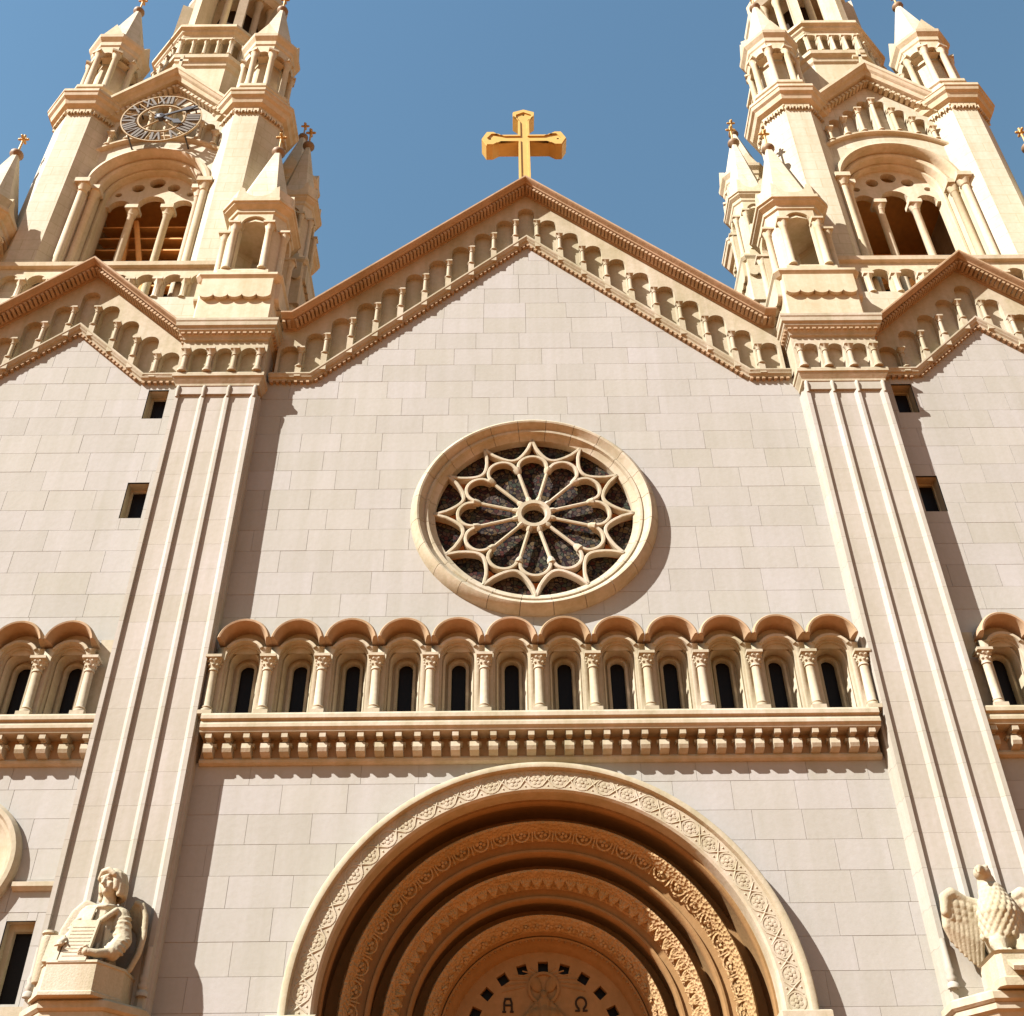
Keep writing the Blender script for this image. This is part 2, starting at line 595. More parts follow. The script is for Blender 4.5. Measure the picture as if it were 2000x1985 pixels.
g.plate([(-6.6, 5.9), (-4.1, 5.9), (-4.1, 7.0)] + circ(0, 7.0, 4.1, 40, pi, 0)[1:] + [(4.1, 5.9), (6.6, 5.9), (6.6, 11.65), (-6.6, 11.65)], [], .009, .045)
part('wall_backing', g, 'mortar', nave)
PATH_U = [(-6.34, 23.77), (-6.0, 23.77), (0, 29.5), (6.0, 23.77), (6.34, 23.77)]
PATH_L = [(-6.5, 21.97), (-5.42, 21.97), (0, 27.3), (5.42, 21.97), (6.5, 21.97)]
part('gable_cornice', G().run(UP, PATH_U), 'shade_trim', nave, smooth=25)
part('cornice_teeth', beads(PATH_U, .02, -.42, -.16, .125, .075), 'shade_trim', nave, kind='stuff')
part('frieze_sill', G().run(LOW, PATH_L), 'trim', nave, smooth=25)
part('sill_teeth', beads(PATH_L, -.045, -.10, .0, .15, .075), 'shade_trim', nave, kind='stuff')
gable(nave, 0, 0, up_n, low_n, 6.3, 10, .61, 0)

# rose window
rose = part('rose_window', G().arc([(2.24, .06), (2.24, .3), (2.42, .3), (2.42, .06)], 0, RZ, 0, 2 * pi, 72), 'trim', nave, smooth=35,
            label='round rose window of twelve stone petals with stained glass')
PR = [(2.79, .05), (2.78, -.06), (2.72, -.19), (2.67, -.25), (2.62, -.28), (2.58, -.265), (2.51, -.17), (2.46, -.12), (2.43, -.15), (2.38, -.14), (2.36, -.06), (2.30, -.01), (2.23, .02), (2.23, .07)]
vous = G().arc(PR, 0, 0, .0022, pi / 12 - .0022, 5).mesh('voussoir', smooth=30)
for i in range(24):
    o = part('voussoir', vous, 'trim', rose, at=(0, 0, RZ))
    o.rotation_euler.y = -i * pi / 12 - pi / 24
def pol(r, a):
    return (r * sin(a), r * cos(a))
W_ = .085
hub = G().arc([(.41, .2), (.41, .02), (.38, -.02), (.29, -.02), (.25, .03), (.25, .2)], 0, 0, 0, 2 * pi, 32)
part('hub', hub, 'trim', rose, at=(0, 0, RZ), smooth=35)
spoke = G()
spoke.tube([(0, .05, .38), (0, .05, 1.28)], .045, 8)
spoke.tube([(0, .05, .38), (0, .05, .46), (0, .05, .5)], [.075, .07, .05], 8)
spoke.tube([(0, .05, 1.24), (0, .05, 1.30), (0, .05, 1.40)], [.05, .085, .10], 8)
spoke = spoke.mesh('spoke', smooth=40)
pet = [pol(1.36, -pi / 12 + .012)] + [(.335 * sin(t), 1.40 + .335 * cos(t) * .95) for t in [radians(d) for d in range(-82, 83, 12)]] + [pol(1.36, pi / 12 - .012)]
petal = G().stroke(pet, W_, -.01, .18).mesh('petal_arch', smooth=40)
A, B, C_ = pol(2.24, 0), pol(1.50, pi / 12), pol(2.24, pi / 6)
star = []
for i in range(13):
    t = i / 12
    a = t * pi / 6
    r = 2.25 - .60 * (sin(pi * t) ** .62)
    star.append(pol(r, a))
starm = G().stroke(star, W_, -.01, .18).mesh('star_arc', smooth=40)
pin_pane = G().prism([pol(.28, -pi / 12), pol(1.4, -pi / 12), pol(1.74, -.13), pol(1.78, 0), pol(1.74, .13), pol(1.4, pi / 12), pol(.28, pi / 12)], .2, .22).mesh('pane')
pout_pane = G().prism([pol(1.5, 0), pol(1.55, .09), pol(2.28, pi / 12 * .98), pol(2.33, .13), pol(2.33, 0), pol(2.33, -.13), pol(2.28, -pi / 12 * .98), pol(1.55, -.09)], .23, .25).mesh('pane')
for i in range(12):
    for nm, me, mt, off in (('spoke', spoke, 'trim', pi / 12), ('petal_arch', petal, 'trim', 0), ('star_arc', starm, 'trim', 0), ('pane', pin_pane, 'stained', 0), ('pane', pout_pane, 'stained', pi / 12)):
        o = part(nm, me, mt, rose, at=(0, 0, RZ))
        o.rotation_euler.y = i * pi / 6 + off
part('pane', G().lathe([(.3, 0), (.3, .02)], 20).mesh('pane'), 'stained', rose, at=(0, .25, RZ)).rotation_euler.x = pi / 2

# ------------------------------------------------------------------ arcade with its corbelled sill
def hood_mesh():
    P = [(.549, .05), (.549, -.40), (.54, -.46), (.51, -.50), (.475, -.49), (.455, -.43), (.435, -.34), (.42, -.24), (.42, -.05), (.42, .05)]
    lim = math.acos(.5425 / .55)
    g = G()
    return g.arc(P, 0, 0, lim, pi - lim, 20).mesh('arch_hood', smooth=35)
HOOD = hood_mesh()
def bay_mesh():
    g = G()
    R, cz = .53, .25
    top = lambda x: max(sqrt(max(.455 ** 2 - x * x, 0)), .25)
    g.niche(0, 1.085, .37, 0, lambda x: -1.33, top, -.22, -.12, back=False, n=14)
    g.arc([(.455, -.02), (.455, -.24), (.44, -.27), (.385, -.27), (.37, -.24), (.37, -.1)], 0, 0, .58, pi - .58, 14)   # archivolt
    g.quad((-.5425, -.22, .25), (-.38, -.22, .25), (-.38, .0, .25), (-.5425, .0, .25))
    g.quad((.5425, -.22, .25), (.38, -.22, .25), (.38, .0, .25), (.5425, .0, .25))
    b = G().prism([(-.5425, .2), (.5425, .2), (.5425, .26)] + circ(0, cz, R, 18, .05, pi - .05) + [(-.5425, .26)], -.06, -.03)
    g.add(b.v, b.f)
    g.arc([(.372, -.125), (.33, -.125), (.33, .28), (.372, .28)], 0, 0, 0, pi, 14, zbot=-1.33)          # inner order
    g.arc([(.335, .0), (.30, -.02), (.27, .03), (.27, .28), (.335, .28)], 0, -.02, 0, pi, 14, zbot=-1.33)
    return g.mesh('arch_bay', smooth=35)
BAY = bay_mesh()
def recess_mesh():
    g = G()
    o = [(-.36, -1.33), (.36, -1.33)] + circ(0, 0, .36, 16, 0, pi)
    h = [(-.155, -1.12), (.155, -1.12)] + circ(0, -.03, .155, 12, 0, pi)
    g.plate(o, [h], .28, .5)
    return g.mesh('window_recess')
RECESS = recess_mesh()
WFRAME = G().arc([(.215, .29), (.21, .22), (.16, .2), (.145, .24), (.145, .34), (.2, .34)], 0, -.03, 0, pi, 12, zbot=-1.15).box(-.22, .22, .16, .3, -1.22, -1.13).mesh('window_frame', smooth=35)
WPANE = G().prism([(-.16, -1.14), (.16, -1.14)] + circ(0, -.03, .16, 10, 0, pi), .36, .38).mesh('window_pane')
ACOL = G()
ACOL.box(-.14, .14, -.14, .14, 0, .08).lathe([(.13, .08), (.13, .12), (.10, .15), (.115, .18), (.09, .21), (.085, 1.0)], 14)
ACOL.lathe([(.105, 1.0), (.105, 1.03), (.088, 1.05), (.10, 1.12), (.125, 1.2), (.15, 1.27)], 14).box(-.16, .16, -.16, .16, 1.27, 1.33)
for k in range(8):
    a = k * pi / 4 + pi / 8
    ACOL.ball((.13 * cos(a), .13 * sin(a), 1.22), .032, 6, 4)
    ACOL.ball((.11 * cos(a + .39), .11 * sin(a + .39), 1.12), .028, 6, 4)
ACOL = ACOL.mesh('arcade_column', smooth=40)
CORB = G().prism_x([(-.27, .20), (-.28, .10), (-.25, .03), (-.14, .0), (.02, -.02), (.02, .20)], -.09, .09)
CORB.box(-.13, .13, -.16, .0, .19, .25).box(-.06, .06, -.36, -.05, .28, .385).box(-.045, .045, -.24, .0, .24, .30)
CORB = CORB.mesh('corbel')
def arcade(parent, cx, n, y, dz, step=1.085, ext=.02):
    x0 = cx - n * step / 2
    zs = 13.85 + dz
    for i in range(n):
        c = (x0 + (i + .5) * step, y, zs)
        k_ = (step / 1.085, 1, 1)
        part('arch_bay', BAY, 'trim', parent, at=c, scale=k_)
        part('arch_hood', HOOD, 'shade_trim', parent, at=(c[0], y, zs + .25), scale=k_)
        w = part('lancet_window', RECESS, 'trim', parent, at=c)
        part('window_frame', WFRAME, 'trim', w, at=c)
        part('window_pane', WPANE, 'glass', w, at=c)
    for i in range(n + 1):
        part('arcade_column', ACOL, 'trim', parent, at=(x0 + i * step, y - .28, 12.49 + dz))
    a, b = x0 - ext, x0 + n * step + ext
    if ext > .1:
        for p0, p1 in ((a, x0 + .02), (b - ext - .02, b)):
            part('end_pier', G().box(p0, p1, y - .04, y + .4, 11.6 + dz, 14.42 + dz), 'trim', parent)
    g = G().prism_x([(y + .3, 12.46 + dz), (y - .47, 12.46 + dz), (y - .49, 12.42 + dz), (y - .49, 12.34 + dz), (y - .43, 12.31 + dz), (y - .46, 12.24 + dz),
                     (y - .46, 12.17 + dz), (y - .42, 12.13 + dz), (y - .41, 12.09 + dz), (y + .05, 12.09 + dz), (y + .05, 12.2 + dz), (y + .3, 12.2 + dz)], a, b)
    part('arcade_sill', g, 'trim', parent)
    part('corbel_band', G().box(a, b, y - .05, y + .06, 11.69 + dz, 12.10 + dz), 'shade_trim', parent)
    part('string_course', G().prism_x([(y + .05, 11.69 + dz), (y - .09, 11.69 + dz), (y - .11, 11.65 + dz), (y - .10, 11.60 + dz), (y - .03, 11.57 + dz), (y + .05, 11.57 + dz)], a, b), 'trim', parent)
    k = n * 3
    for i in range(k):
        part('corbel', CORB, 'trim', parent, at=(a + (b - a) * (i + .5) / k, y - .03, 11.70 + dz))
arcade(nave, 0, 12, 0, 0)
part('arcade_backing', G().box(-6.56, 6.56, .5, .6, 11.5, 14.3), 'dark', nave)
part('nave_roof', G().prism([(-6.3, 20), (6.3, 20), (6.3, 23.7), (0, 29.6), (-6.3, 23.7)], .9, 26), 'roof', nave)

# ------------------------------------------------------------------ portal
portal = thing('church_portal', 'deep round arched portal with carved orders, shade-browned mouldings and a tympanum', 'doorway', (0, 0, 7.0))
def deep(r, y):
    if y <= .1:
        return r, y
    y2 = .1 + (y - .1) * 1.15
    return r * (1 + (y2 - y) / 20), y2
def ring(name, prof, mat, n=64, parent=None, label=None, smooth=35):
    return part(name, G().arc([deep(*q) for q in prof], 0, 7.0, 0, pi, n, zbot=4.0), mat, parent or portal, smooth=smooth, label=label)
ring('hood_mould', [(4.40, .05), (4.44, .0), (4.44, -.33), (4.41, -.39), (4.36, -.41), (4.31, -.40), (4.285, -.33), (4.285, .05)], 'trim')
ring('outer_band', [(4.29, .04), (4.29, -.30), (3.91, -.30), (3.87, -.26), (3.86, -.2), (3.86, .06), (3.9, .06)], 'trim', label='wide cream arch band carved with rosettes')
ring('cove', [(3.88, .06), (3.82, .05), (3.80, .10), (3.80, .20), (3.83, .26), (3.86, .40), (3.86, .85), (3.52, .85), (3.52, 1.0), (3.95, 1.0), (3.95, .06)], 'portal')
ring('carved_order', [(3.56, .30), (3.52, .24), (3.48, .25), (3.29, .58), (3.29, 1.0), (3.56, 1.0)], 'carved', label='outer carved arch order with floral panels')
ring('roll_mould', [(3.30, .62), (3.16, .66), (3.13, .60), (3.09, .60), (3.06, .64), (3.06, .78), (3.10, .86), (3.12, 1.0), (3.12, 1.32), (2.84, 1.32), (2.84, 1.5), (3.3, 1.5)], 'portal')
ring('carved_order', [(2.87, .86), (2.84, .80), (2.80, .81), (2.61, 1.12), (2.61, 1.5), (2.87, 1.5)], 'carved', label='middle carved arch order with leaf fronds')
ring('roll_mould', [(2.62, 1.16), (2.49, 1.20), (2.47, 1.14), (2.43, 1.14), (2.40, 1.18), (2.40, 1.30), (2.43, 1.38), (2.45, 1.5), (2.45, 1.80), (2.19, 1.80), (2.19, 1.95), (2.62, 1.95)], 'portal')
ring('carved_order', [(2.22, 1.38), (2.19, 1.32), (2.15, 1.34), (1.99, 1.62), (1.99, 1.95), (2.22, 1.95)], 'carved', label='inner carved arch order with small florets')
ring('plain_order', [(2.0, 1.62), (1.96, 1.70), (1.955, 1.76), (1.93, 1.72), (1.90, 1.73), (1.85, 1.84), (1.83, 1.86), (1.73, 2.02), (1.73, 2.1), (2.0, 2.1)], 'portal')
def on_arc(r, y, a):
    r, y = deep(r, y)
    return (r * cos(a), y, 7.0 + r * sin(a))
def frame_at(o, a, tilt):                             # local +y of the piece points out of the stone, local +z along the radius
    rad = Vector((cos(a), 0, sin(a)))
    out = (Vector((0, -1, 0)) * cos(tilt) - rad * sin(tilt)).normalized()
    tan = Vector((-sin(a), 0, cos(a)))
    up = tan.cross(out)
    o.rotation_euler = Matrix((tan, out, up)).transposed().to_euler()
def flower(r, n=6, h=.03):
    g = G()
    g.lathe([(r * .30, 0), (r * .25, h * 1.3), (.004, h * 1.5)], 8)
    for k in range(n):
        a = 2 * pi * k / n
        g.ball((r * .62 * cos(a), r * .62 * sin(a), h * .3), r * .36, 6, 4, sz=.4 if h > .03 else .2)
    g2 = G()
    g2.v = [(x, z, y) for x, y, z in g.v]
    g2.f = g.f
    return g2
def ringlet(r, w, h):
    g = G().loft([[(q * cos(2 * pi * i / 16), q * sin(2 * pi * i / 16), z) for i in range(16)] for q, z in ((r, 0), (r, h), (r - w, h), (r - w, 0))], cap=False)
    g2 = G()
    g2.v = [(x, z, y) for x, y, z in g.v]
    g2.f = g.f
    return g2
ROS = flower(.115, 6, .016).join(ringlet(.165, .03, .011)).mesh('rosette', smooth=50)
CRS = G()
for s in (-1, 1):
    CRS.tube([(-.11, .0, -.14 * s), (-.02, .004, -.02 * s), (.02, .004, .02 * s), (.11, .0, .14 * s)], [.012, .018, .018, .012], 6)
    CRS.ball((s * .10, .0, 0), .02, 6, 4)
    CRS.ball((0, .0, s * .12), .02, 6, 4)
CRS = CRS.mesh('scroll_cross', smooth=50)
outer = [o for o in portal.children if o.name.startswith('outer_band')][0]
n = 30
for i in range(n * 2):
    a = pi * (i + .5) / (n * 2)
    o = part('rosette' if i % 2 == 0 else 'scroll_cross', ROS if i % 2 == 0 else CRS, 'trim', outer, at=on_arc(4.095, -.298, a))
    frame_at(o, a, 0)
orders = [o for o in portal.children if o.name.startswith('carved_order')]
LEAF = G()
for k in range(5):
    t = (k - 2) * .42
    LEAF.tube([(0, .0, -.14), (.07 * sin(t) * 1.2, .035, -.02 + .02 * cos(t)), (.17 * sin(t), .02, .02 + .13 * cos(t))], [.02, .038, .012], 6)
LEAF = LEAF.mesh('carved_leaf', smooth=60)
PANEL = flower(.105, 5, .04).join(ringlet(.16, .028, .04)).box(.175, .20, -.01, .03, -.17, .17).mesh('carved_panel', smooth=50)
FLOR = flower(.10, 5, .045).mesh('carved_floret', smooth=50)
for (nm, me, o_, r, y, cnt, rot) in (('carved_panel', PANEL, orders[0], 3.385, .43, 27, 0), ('carved_leaf', LEAF, orders[1], 2.70, .99, 40, 0), ('carved_floret', FLOR, orders[2], 2.07, 1.50, 30, 0)):
    for i in range(cnt):
        a = pi * (i + .5) / cnt
        q = part(nm, me, 'carved', o_, at=on_arc(r, y, a))
        frame_at(q, a, radians(29))
bead = G()
for i in range(48):
    a = pi * (i + .5) / 48
    bead.ball(on_arc(1.885, 1.745, a), .028, 6, 4)
part('bead_row', bead, 'portal', portal, kind='stuff', smooth=60)
for s in (-1, 1):
    part('impost', G().prism_x([(-.36, 6.96), (-.46, 6.92), (-.46, 6.82), (-.36, 6.74), (.1, 6.74), (.1, 6.96)], min(s * 3.80, s * 4.62), max(s * 3.80, s * 4.62)), 'trim', portal)
part('portal_back', G().box(-4.2, 4.2, 2.9, 3.0, 3.5, 11.3), 'dark', portal)
# tympanum
dia = []
for k in range(11):
    a = radians(8.2 + 16.4 * (k - 5.5)) + pi / 2 + radians(8.2 * 0)
    if k == 0:
        continue
    cx, cz = 1.40 * cos(a), 7.0 + 1.40 * sin(a)
    dia.append([(cx + .135 * cos(a + pi / 4 + j * pi / 2), cz + .135 * sin(a + pi / 4 + j * pi / 2)) for j in range(4)])
ty = part('tympanum', G().plate([(-1.80, 6.2)] + circ(0, 7.0, 1.80, 40, pi, 0) + [(1.80, 6.2)], dia, 1.98, 2.12), 'portal', portal)
for d in dia:
    part('diamond_pane', G().prism([((x - sum(p[0] for p in d) / 4) * 1.1 + sum(p[0] for p in d) / 4, (z - sum(p[1] for p in d) / 4) * 1.1 + sum(p[1] for p in d) / 4) for x, z in d], 2.13, 2.16), 'glass', ty)
for k in range(14):
    a = radians(14 + k * 11.7)
    if abs(a - pi / 2) < .25:
        continue
    p0, p1 = (.36 * cos(a), 7.95 + .36 * sin(a)), (.80 * cos(a), 7.80 + .60 * sin(a))
    part('carved_ray', G().stroke([p0, p1], .022, 1.965, 1.99), 'portal', ty)
gA = G().stroke([(-.74, 7.50), (-.74, 7.66), (-.715, 7.73)], .035, 1.955, 1.99).stroke([(-.60, 7.50), (-.60, 7.66), (-.625, 7.73)], .035, 1.955, 1.99)
gA.box(-.735, -.605, 1.957, 1.99, 7.71, 7.745).box(-.74, -.60, 1.957, 1.99, 7.60, 7.63).box(-.775, -.705, 1.958, 1.99, 7.485, 7.515).box(-.635, -.565, 1.958, 1.99, 7.485, 7.515)
part('letter_alpha', gA, 'dark', ty, label='carved dark letter A')
gO = G().stroke([(.69 + .095 * cos(t) * 1.0, 7.64 + .105 * sin(t)) for t in [radians(-58 + k * 18.5) for k in range(17)]], .035, 1.955, 1.99)
gO.box(.575, .665, 1.957, 1.99, 7.49, 7.52).box(.715, .805, 1.957, 1.99, 7.49, 7.52).stroke([(.642, 7.51), (.642, 7.56)], .035, 1.958, 1.99).stroke([(.738, 7.51), (.738, 7.56)], .035, 1.958, 1.99)
part('letter_omega', gO, 'dark', ty, label='carved dark letter omega')
# ------------------------------------------------------------------ gable cross
cross = thing('gable_cross', 'gilded latin cross with pointed budded ends on the peak of the central gable', 'cross', (0, -.12, 29.7))
def bud_cross(a, arm, top, bot, flare, e=0.0):
    """outline of a cross with hexagonal ends; e shrinks it for the raised inner field"""
    def end(l):
        return [(a, l - .52), (flare, l - .33), (flare, l - .14 - e * .4), (0, l)]
    u = end(top)
    up = [(x, z) for x, z in u]
    r = end(arm)
    out = [(a, -bot), (a, -a)] + [(z, -x) for x, z in r] + [(z, x) for x, z in r[::-1][1:]] + [(a, a)] + up + [(-x, z) for x, z in up[::-1][1:]]
    out += [(-a, a)] + [(-z, x) for x, z in r] + [(-z, -x) for x, z in r[::-1][1:]] + [(-a, -a), (-a, -bot)]
    return out
CZ = 31.95
def at_c(pts):
    return [(x, z + CZ) for x, z in pts]
part('cross_body', G().plate(at_c(bud_cross(.17, 1.28, 1.55, 2.2, .33)), [], -.36, .14), 'gold', cross)
part('raised_border', G().plate(at_c(bud_cross(.165, 1.26, 1.53, 2.1, .32)), [at_c(bud_cross(.105, 1.12, 1.39, 2.0, .23))[::-1]], -.40, -.355), 'gold', cross)
for x, z in ((1.02, 0), (-1.02, 0), (0, 1.28)):
    part('boss', flower(.12, 6, .06), 'gold', cross, at=(x, -.36, CZ + z), smooth=50)

# ------------------------------------------------------------------ pilasters
def pilaster(sx, label):
    cx = sx * 7.62
    t = thing('pilaster', label, 'pilaster', (cx, 0, 4.0), 'tall pilasters beside the nave')
    F, B_ = -.42, -.355
    def prof(k=0.0):
        h = .975 - k
        p = [(-h - .05, .3), (-h - .045, -.20), (-h, -.22), (-h, F + k)]
        ribs = [(-.975 + k, -.885), (-.335, -.265), (.265, .335), (.885, .975 - k)]
        for i, (a, b) in enumerate(ribs):
            if i:
                p.append((a - .075, B_ + k))
                p.append((a, F + k))
            else:
                pass
            p.append((b, F + k))
            if i < 3:
                p.append((b + .008, B_ + k))
        p += [(h, F + k), (h, -.22), (h + .045, -.20), (h + .05, .3)]
        return [(cx + x, y) for x, y in p]
    part('pilaster_core', G().prism_z(prof(.006), 4.0, 21.3), 'pil', t)
    z, k = 4.6, 0
    me = G().prism_z([(x - cx, y) for x, y in prof()], .0018, .6682).mesh('stone_course')
    while z < 21.2:
        h = min(.67, 21.28 - z)
        part('stone_course', me, 'pil', t, at=(cx, 0, z), scale=(1, 1, h / .67))
        z += .67
    # panel heads
    part('panel_head', G().box(cx - .96, cx + .96, -.416, -.3, 21.18, 21.46), 'pil', t)
    for x in (-.93, -.30, .30, .93):
        part('rib_tip', G().lathe([(.035, -.12), (.045, .02), (.055, .14), (.05, .2), (.03, .25)], 8, (cx + x, -.42, 21.2)), 'pil', t, smooth=50)
        part('rib_foot', G().lathe([(.10, 0), (.10, .06), (.06, .10), (.09, .16), (.06, .22), (.085, .28), (.06, .34), (.055, .8)], 8, (cx + x, -.42, 7.25)), 'pil', t, smooth=50)
    def wrap(pf):                                     # profile (out, z): three sided band round the shaft
        g = G()
        rings = []
        for x, yy in ((-1, 1), (-1, -1), (1, -1), (1, 1)):
            rings.append([(cx + x * (1.0 + .62 * o), (-.42 - .68 * o) if yy < 0 else .35, zz) for o, zz in pf])
        return g.loft(rings)
    part('capital_band', wrap([(-.1, 21.42), (.02, 21.44), (.03, 21.50), (.13, 21.62), (.14, 21.66), (.19, 21.68), (.19, 21.78), (.15, 21.82), (-.1, 21.84)]), 'trim', t)
    # arcaded block above the band
    part('block_core', G().box(cx - 1.03, cx + 1.03, -.26, .3, 21.8, 23.1), 'trim', t)
    for i in (-1, 0, 1):
        part('frieze_bay', G().niche(cx + i * .61, .61, .2, 22.55, lambda x: 21.82, lambda x: 23.05, -.45, -.265), 'trim', t)
    for s in (-1, 1):
        part('corner_pier', G().box(min(cx + s * .915, cx + s * 1.06), max(cx + s * .915, cx + s * 1.06), -.45, .3, 21.82, 23.05), 'trim', t)
    for i in range(4):
        part('colonnette', colonnette(.80, .065, .24, .16), 'trim', t, at=(cx + (i - 1.5) * .61, -.50, 21.84))
    part('capital_cornice', wrap([(.05, 22.98), (.13, 23.0), (.15, 23.06), (.18, 23.1), (.34, 23.22), (.36, 23.28), (.43, 23.32), (.44, 23.44), (.47, 23.48), (.47, 23.56), (.2, 23.62)]), 'trim', t)
    g = G()
    for i in range(15):
        x = cx + (i - 7) * .155
        g.box(x - .045, x + .045, -.62, -.5, 23.12, 23.25)
    for s in (-1, 1):
        for i in range(7):
            x = cx + s * 1.14
            g.box(x - .06, x + .06, -.50 + i * .12 - .035, -.50 + i * .12 + .035, 23.12, 23.25)
    part('cornice_teeth', g, 'shade_trim', t, kind='stuff')
    return t
pilaster(-1, 'fluted stone pilaster rising behind the winged angel statue')
pilaster(1, 'fluted stone pilaster rising behind the eagle statue')

# ------------------------------------------------------------------ side bays
def side_bay(sx, label):
    cx, dy = sx * 11.65, .10
    t = thing('side_facade', label, 'church facade', (cx, dy, 0), 'gabled side bays')
    up = lambda a: max(26.10 - .955 * a, 23.50)
    low = lambda a: max(23.92 - .95 * a, 22.09)
    a0, a1 = cx - 3.2, cx + 3.2
    near = -sx                                        # the side next to the nave
    e = cx + near * 2.42
    rects = [(e - .25, e + .25, 20.86, 21.84), (e + near * .09 - .25, e + near * .09 + .25, 17.76, 18.82)]
    pl = [(.95, 1, 24.05 + .95 * cx), (-.95, 1, 24.05 - .95 * cx)]
    lay_blocks(t, a0, a1, 14.28, 22.09, dy, rects=rects, seed=11 + sx, shift=.418)
    lay_blocks(t, cx - 2.1, cx + 2.1, 22.09, 24.2, dy, planes=pl, seed=13 + sx, shift=.418)
    rects2 = list(rects)
    holes = []
    if sx < 0:
        dwin = (-9.47, -8.95, 7.3, 8.70)
        rects2 = [dwin]
        holes = [(-10.78, 9.75, 1.06)]
    lay_blocks(t, a0, a1, 6.0, 11.70, dy, rects=rects2 if sx < 0 else (), holes=holes, seed=21 + sx)
    g = G()
    hol = [[(r[0], r[2]), (r[1], r[2]), (r[1], r[3]), (r[0], r[3])] for r in rects]
    g.plate([(a0, 14.27), (a1, 14.27), (a1, 22.12), (cx + 1.93, 22.12), (cx, 23.98), (cx - 1.93, 22.12), (a0, 22.12)], hol, dy + .009, dy + .045)
    if sx < 0:
        w = dwin
        g.plate([(a0, 5.9), (a1, 5.9), (a1, 11.7), (a0, 11.7)], [circ(-10.78, 9.75, 1.02, 32), [(w[0], w[2]), (w[1], w[2]), (w[1], w[3]), (w[0], w[3])]], dy + .009, dy + .045)
    else:
        g.box(a0, a1, dy + .009, dy + .045, 5.9, 11.8)
    part('wall_backing', g, 'mortar', t)
    pu = [(cx - 3.0, 23.50), (cx - 2.72, 23.50), (cx, 26.10), (cx + 2.72, 23.50), (cx + 3.0, 23.50)]
    plow = [(cx - 3.1, 22.09), (cx - 1.93, 22.09), (cx, 23.92), (cx + 1.93, 22.09), (cx + 3.1, 22.09)]
    sh = lambda pr: [(n, y + dy) for n, y in pr]
    part('gable_cornice', G().run(sh(UP), pu), 'shade_trim', t, smooth=25)
    part('cornice_teeth', beads(pu, .02, -.42 + dy, -.16 + dy, .125, .075), 'shade_trim', t, kind='stuff')
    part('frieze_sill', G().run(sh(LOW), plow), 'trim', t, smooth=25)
    part('sill_teeth', beads(plow, -.045, -.10 + dy, dy, .15, .075), 'shade_trim', t, kind='stuff')
    gable(t, cx, dy, up, low, 3.0, 4, .63, 0)
    arcade(t, cx, 5, dy, .07, 1.05, ext=.5)
    part('arcade_backing', G().box(a0, a1, dy + .5, dy + .6, 11.6, 14.5), 'dark', t)
    for r in rects:
        w = part('slit_window', G().plate([(r[0], r[2]), (r[1], r[2]), (r[1], r[3]), (r[0], r[3])], [[(r[0] + .05, r[2] + .01), (r[1] - .03, r[2] + .01), (r[1] - .03, r[3] - .05), (r[0] + .05, r[3] - .05)]], dy + .30, dy + .42), 'trim', t)
        g = G()
        for (xa, xb, za, zb) in ((r[0] - .05, r[0], r[2] - .05, r[3] + .05), (r[1], r[1] + .05, r[2] - .05, r[3] + .05), (r[0], r[1], r[2] - .05, r[2]), (r[0], r[1], r[3], r[3] + .05)):
            g.box(xa, xb, dy + .004, dy + .55, za, zb)
        part('window_reveal', g, 'trim', w)
        part('window_pane', G().box(r[0], r[1], dy + .36, dy + .38, r[2], r[3]), 'glass', w)
    part('aisle_roof', G().prism([(cx - 2.9, 20), (cx + 2.9, 20), (cx + 2.9, 23.4), (cx, 26.1), (cx - 2.9, 23.4)], .7, 1.0), 'roof', t)
    if sx < 0:
        pr = [(1.28, dy + .05), (1.28, dy - .10), (1.22, dy - .18), (1.14, dy - .18), (1.10, dy - .10), (1.04, dy - .08), (.98, dy + .0), (.88, dy + .06), (.86, dy + .14), (.80, dy + .18), (.80, dy + .4), (1.2, dy + .4)]
        rw = part('round_window', G().arc(pr, -10.78, 9.75, 0, 2 * pi, 48), 'trim', t, smooth=30, label='round moulded window cut off by the left edge')
        part('window_pane', G().prism(circ(-10.78, 9.75, .82, 24), dy + .3, dy + .33), 'stained', rw)
        part('window_mullion', G().box(-10.83, -10.73, dy + .18, dy + .3, 8.94, 10.56).box(-11.59, -9.97, dy + .2, dy + .3, 9.70, 9.80), 'trim', rw)
        part('ledge', G().prism_x([(dy + .05, 9.38), (dy - .12, 9.36), (dy - .12, 9.28), (dy - .04, 9.22), (dy + .05, 9.22)], -9.5, -8.62), 'trim', t)
        w = part('slit_window', G().plate([(dwin[0], dwin[2]), (dwin[1], dwin[2]), (dwin[1], dwin[3]), (dwin[0], dwin[3])], [[(dwin[0] + .1, dwin[2] + .02), (dwin[1] - .06, dwin[2] + .02), (dwin[1] - .06, dwin[3] - .12), (dwin[0] + .1, dwin[3] - .12)]], dy + .2, dy + .35), 'trim', t,
                 label='tall dark oblong window beside the angel statue')
        g = G()
        for (xa, xb, za, zb) in ((dwin[0] - .05, dwin[0], 7.25, 8.75), (dwin[1], dwin[1] + .05, 7.25, 8.75), (dwin[0], dwin[1], 7.25, 7.3), (dwin[0], dwin[1], 8.70, 8.75)):
            g.box(xa, xb, dy + .004, dy + .5, za, zb)
        part('window_reveal', g, 'trim', w)
        part('window_pane', G().box(dwin[0], dwin[1], dy + .32, dy + .34, dwin[2], dwin[3]), 'glass', w)
        part('base_string', G().prism_x([(dy + .05, 7.24), (dy - .22, 7.2), (dy - .22, 7.05), (dy - .1, 6.95), (dy + .05, 6.9)], -9.6, -8.55), 'trim', t)
side_bay(-1, 'gabled side bay under the clock tower with a small stepped frieze')
side_bay(1, 'gabled side bay under the tower without a clock')

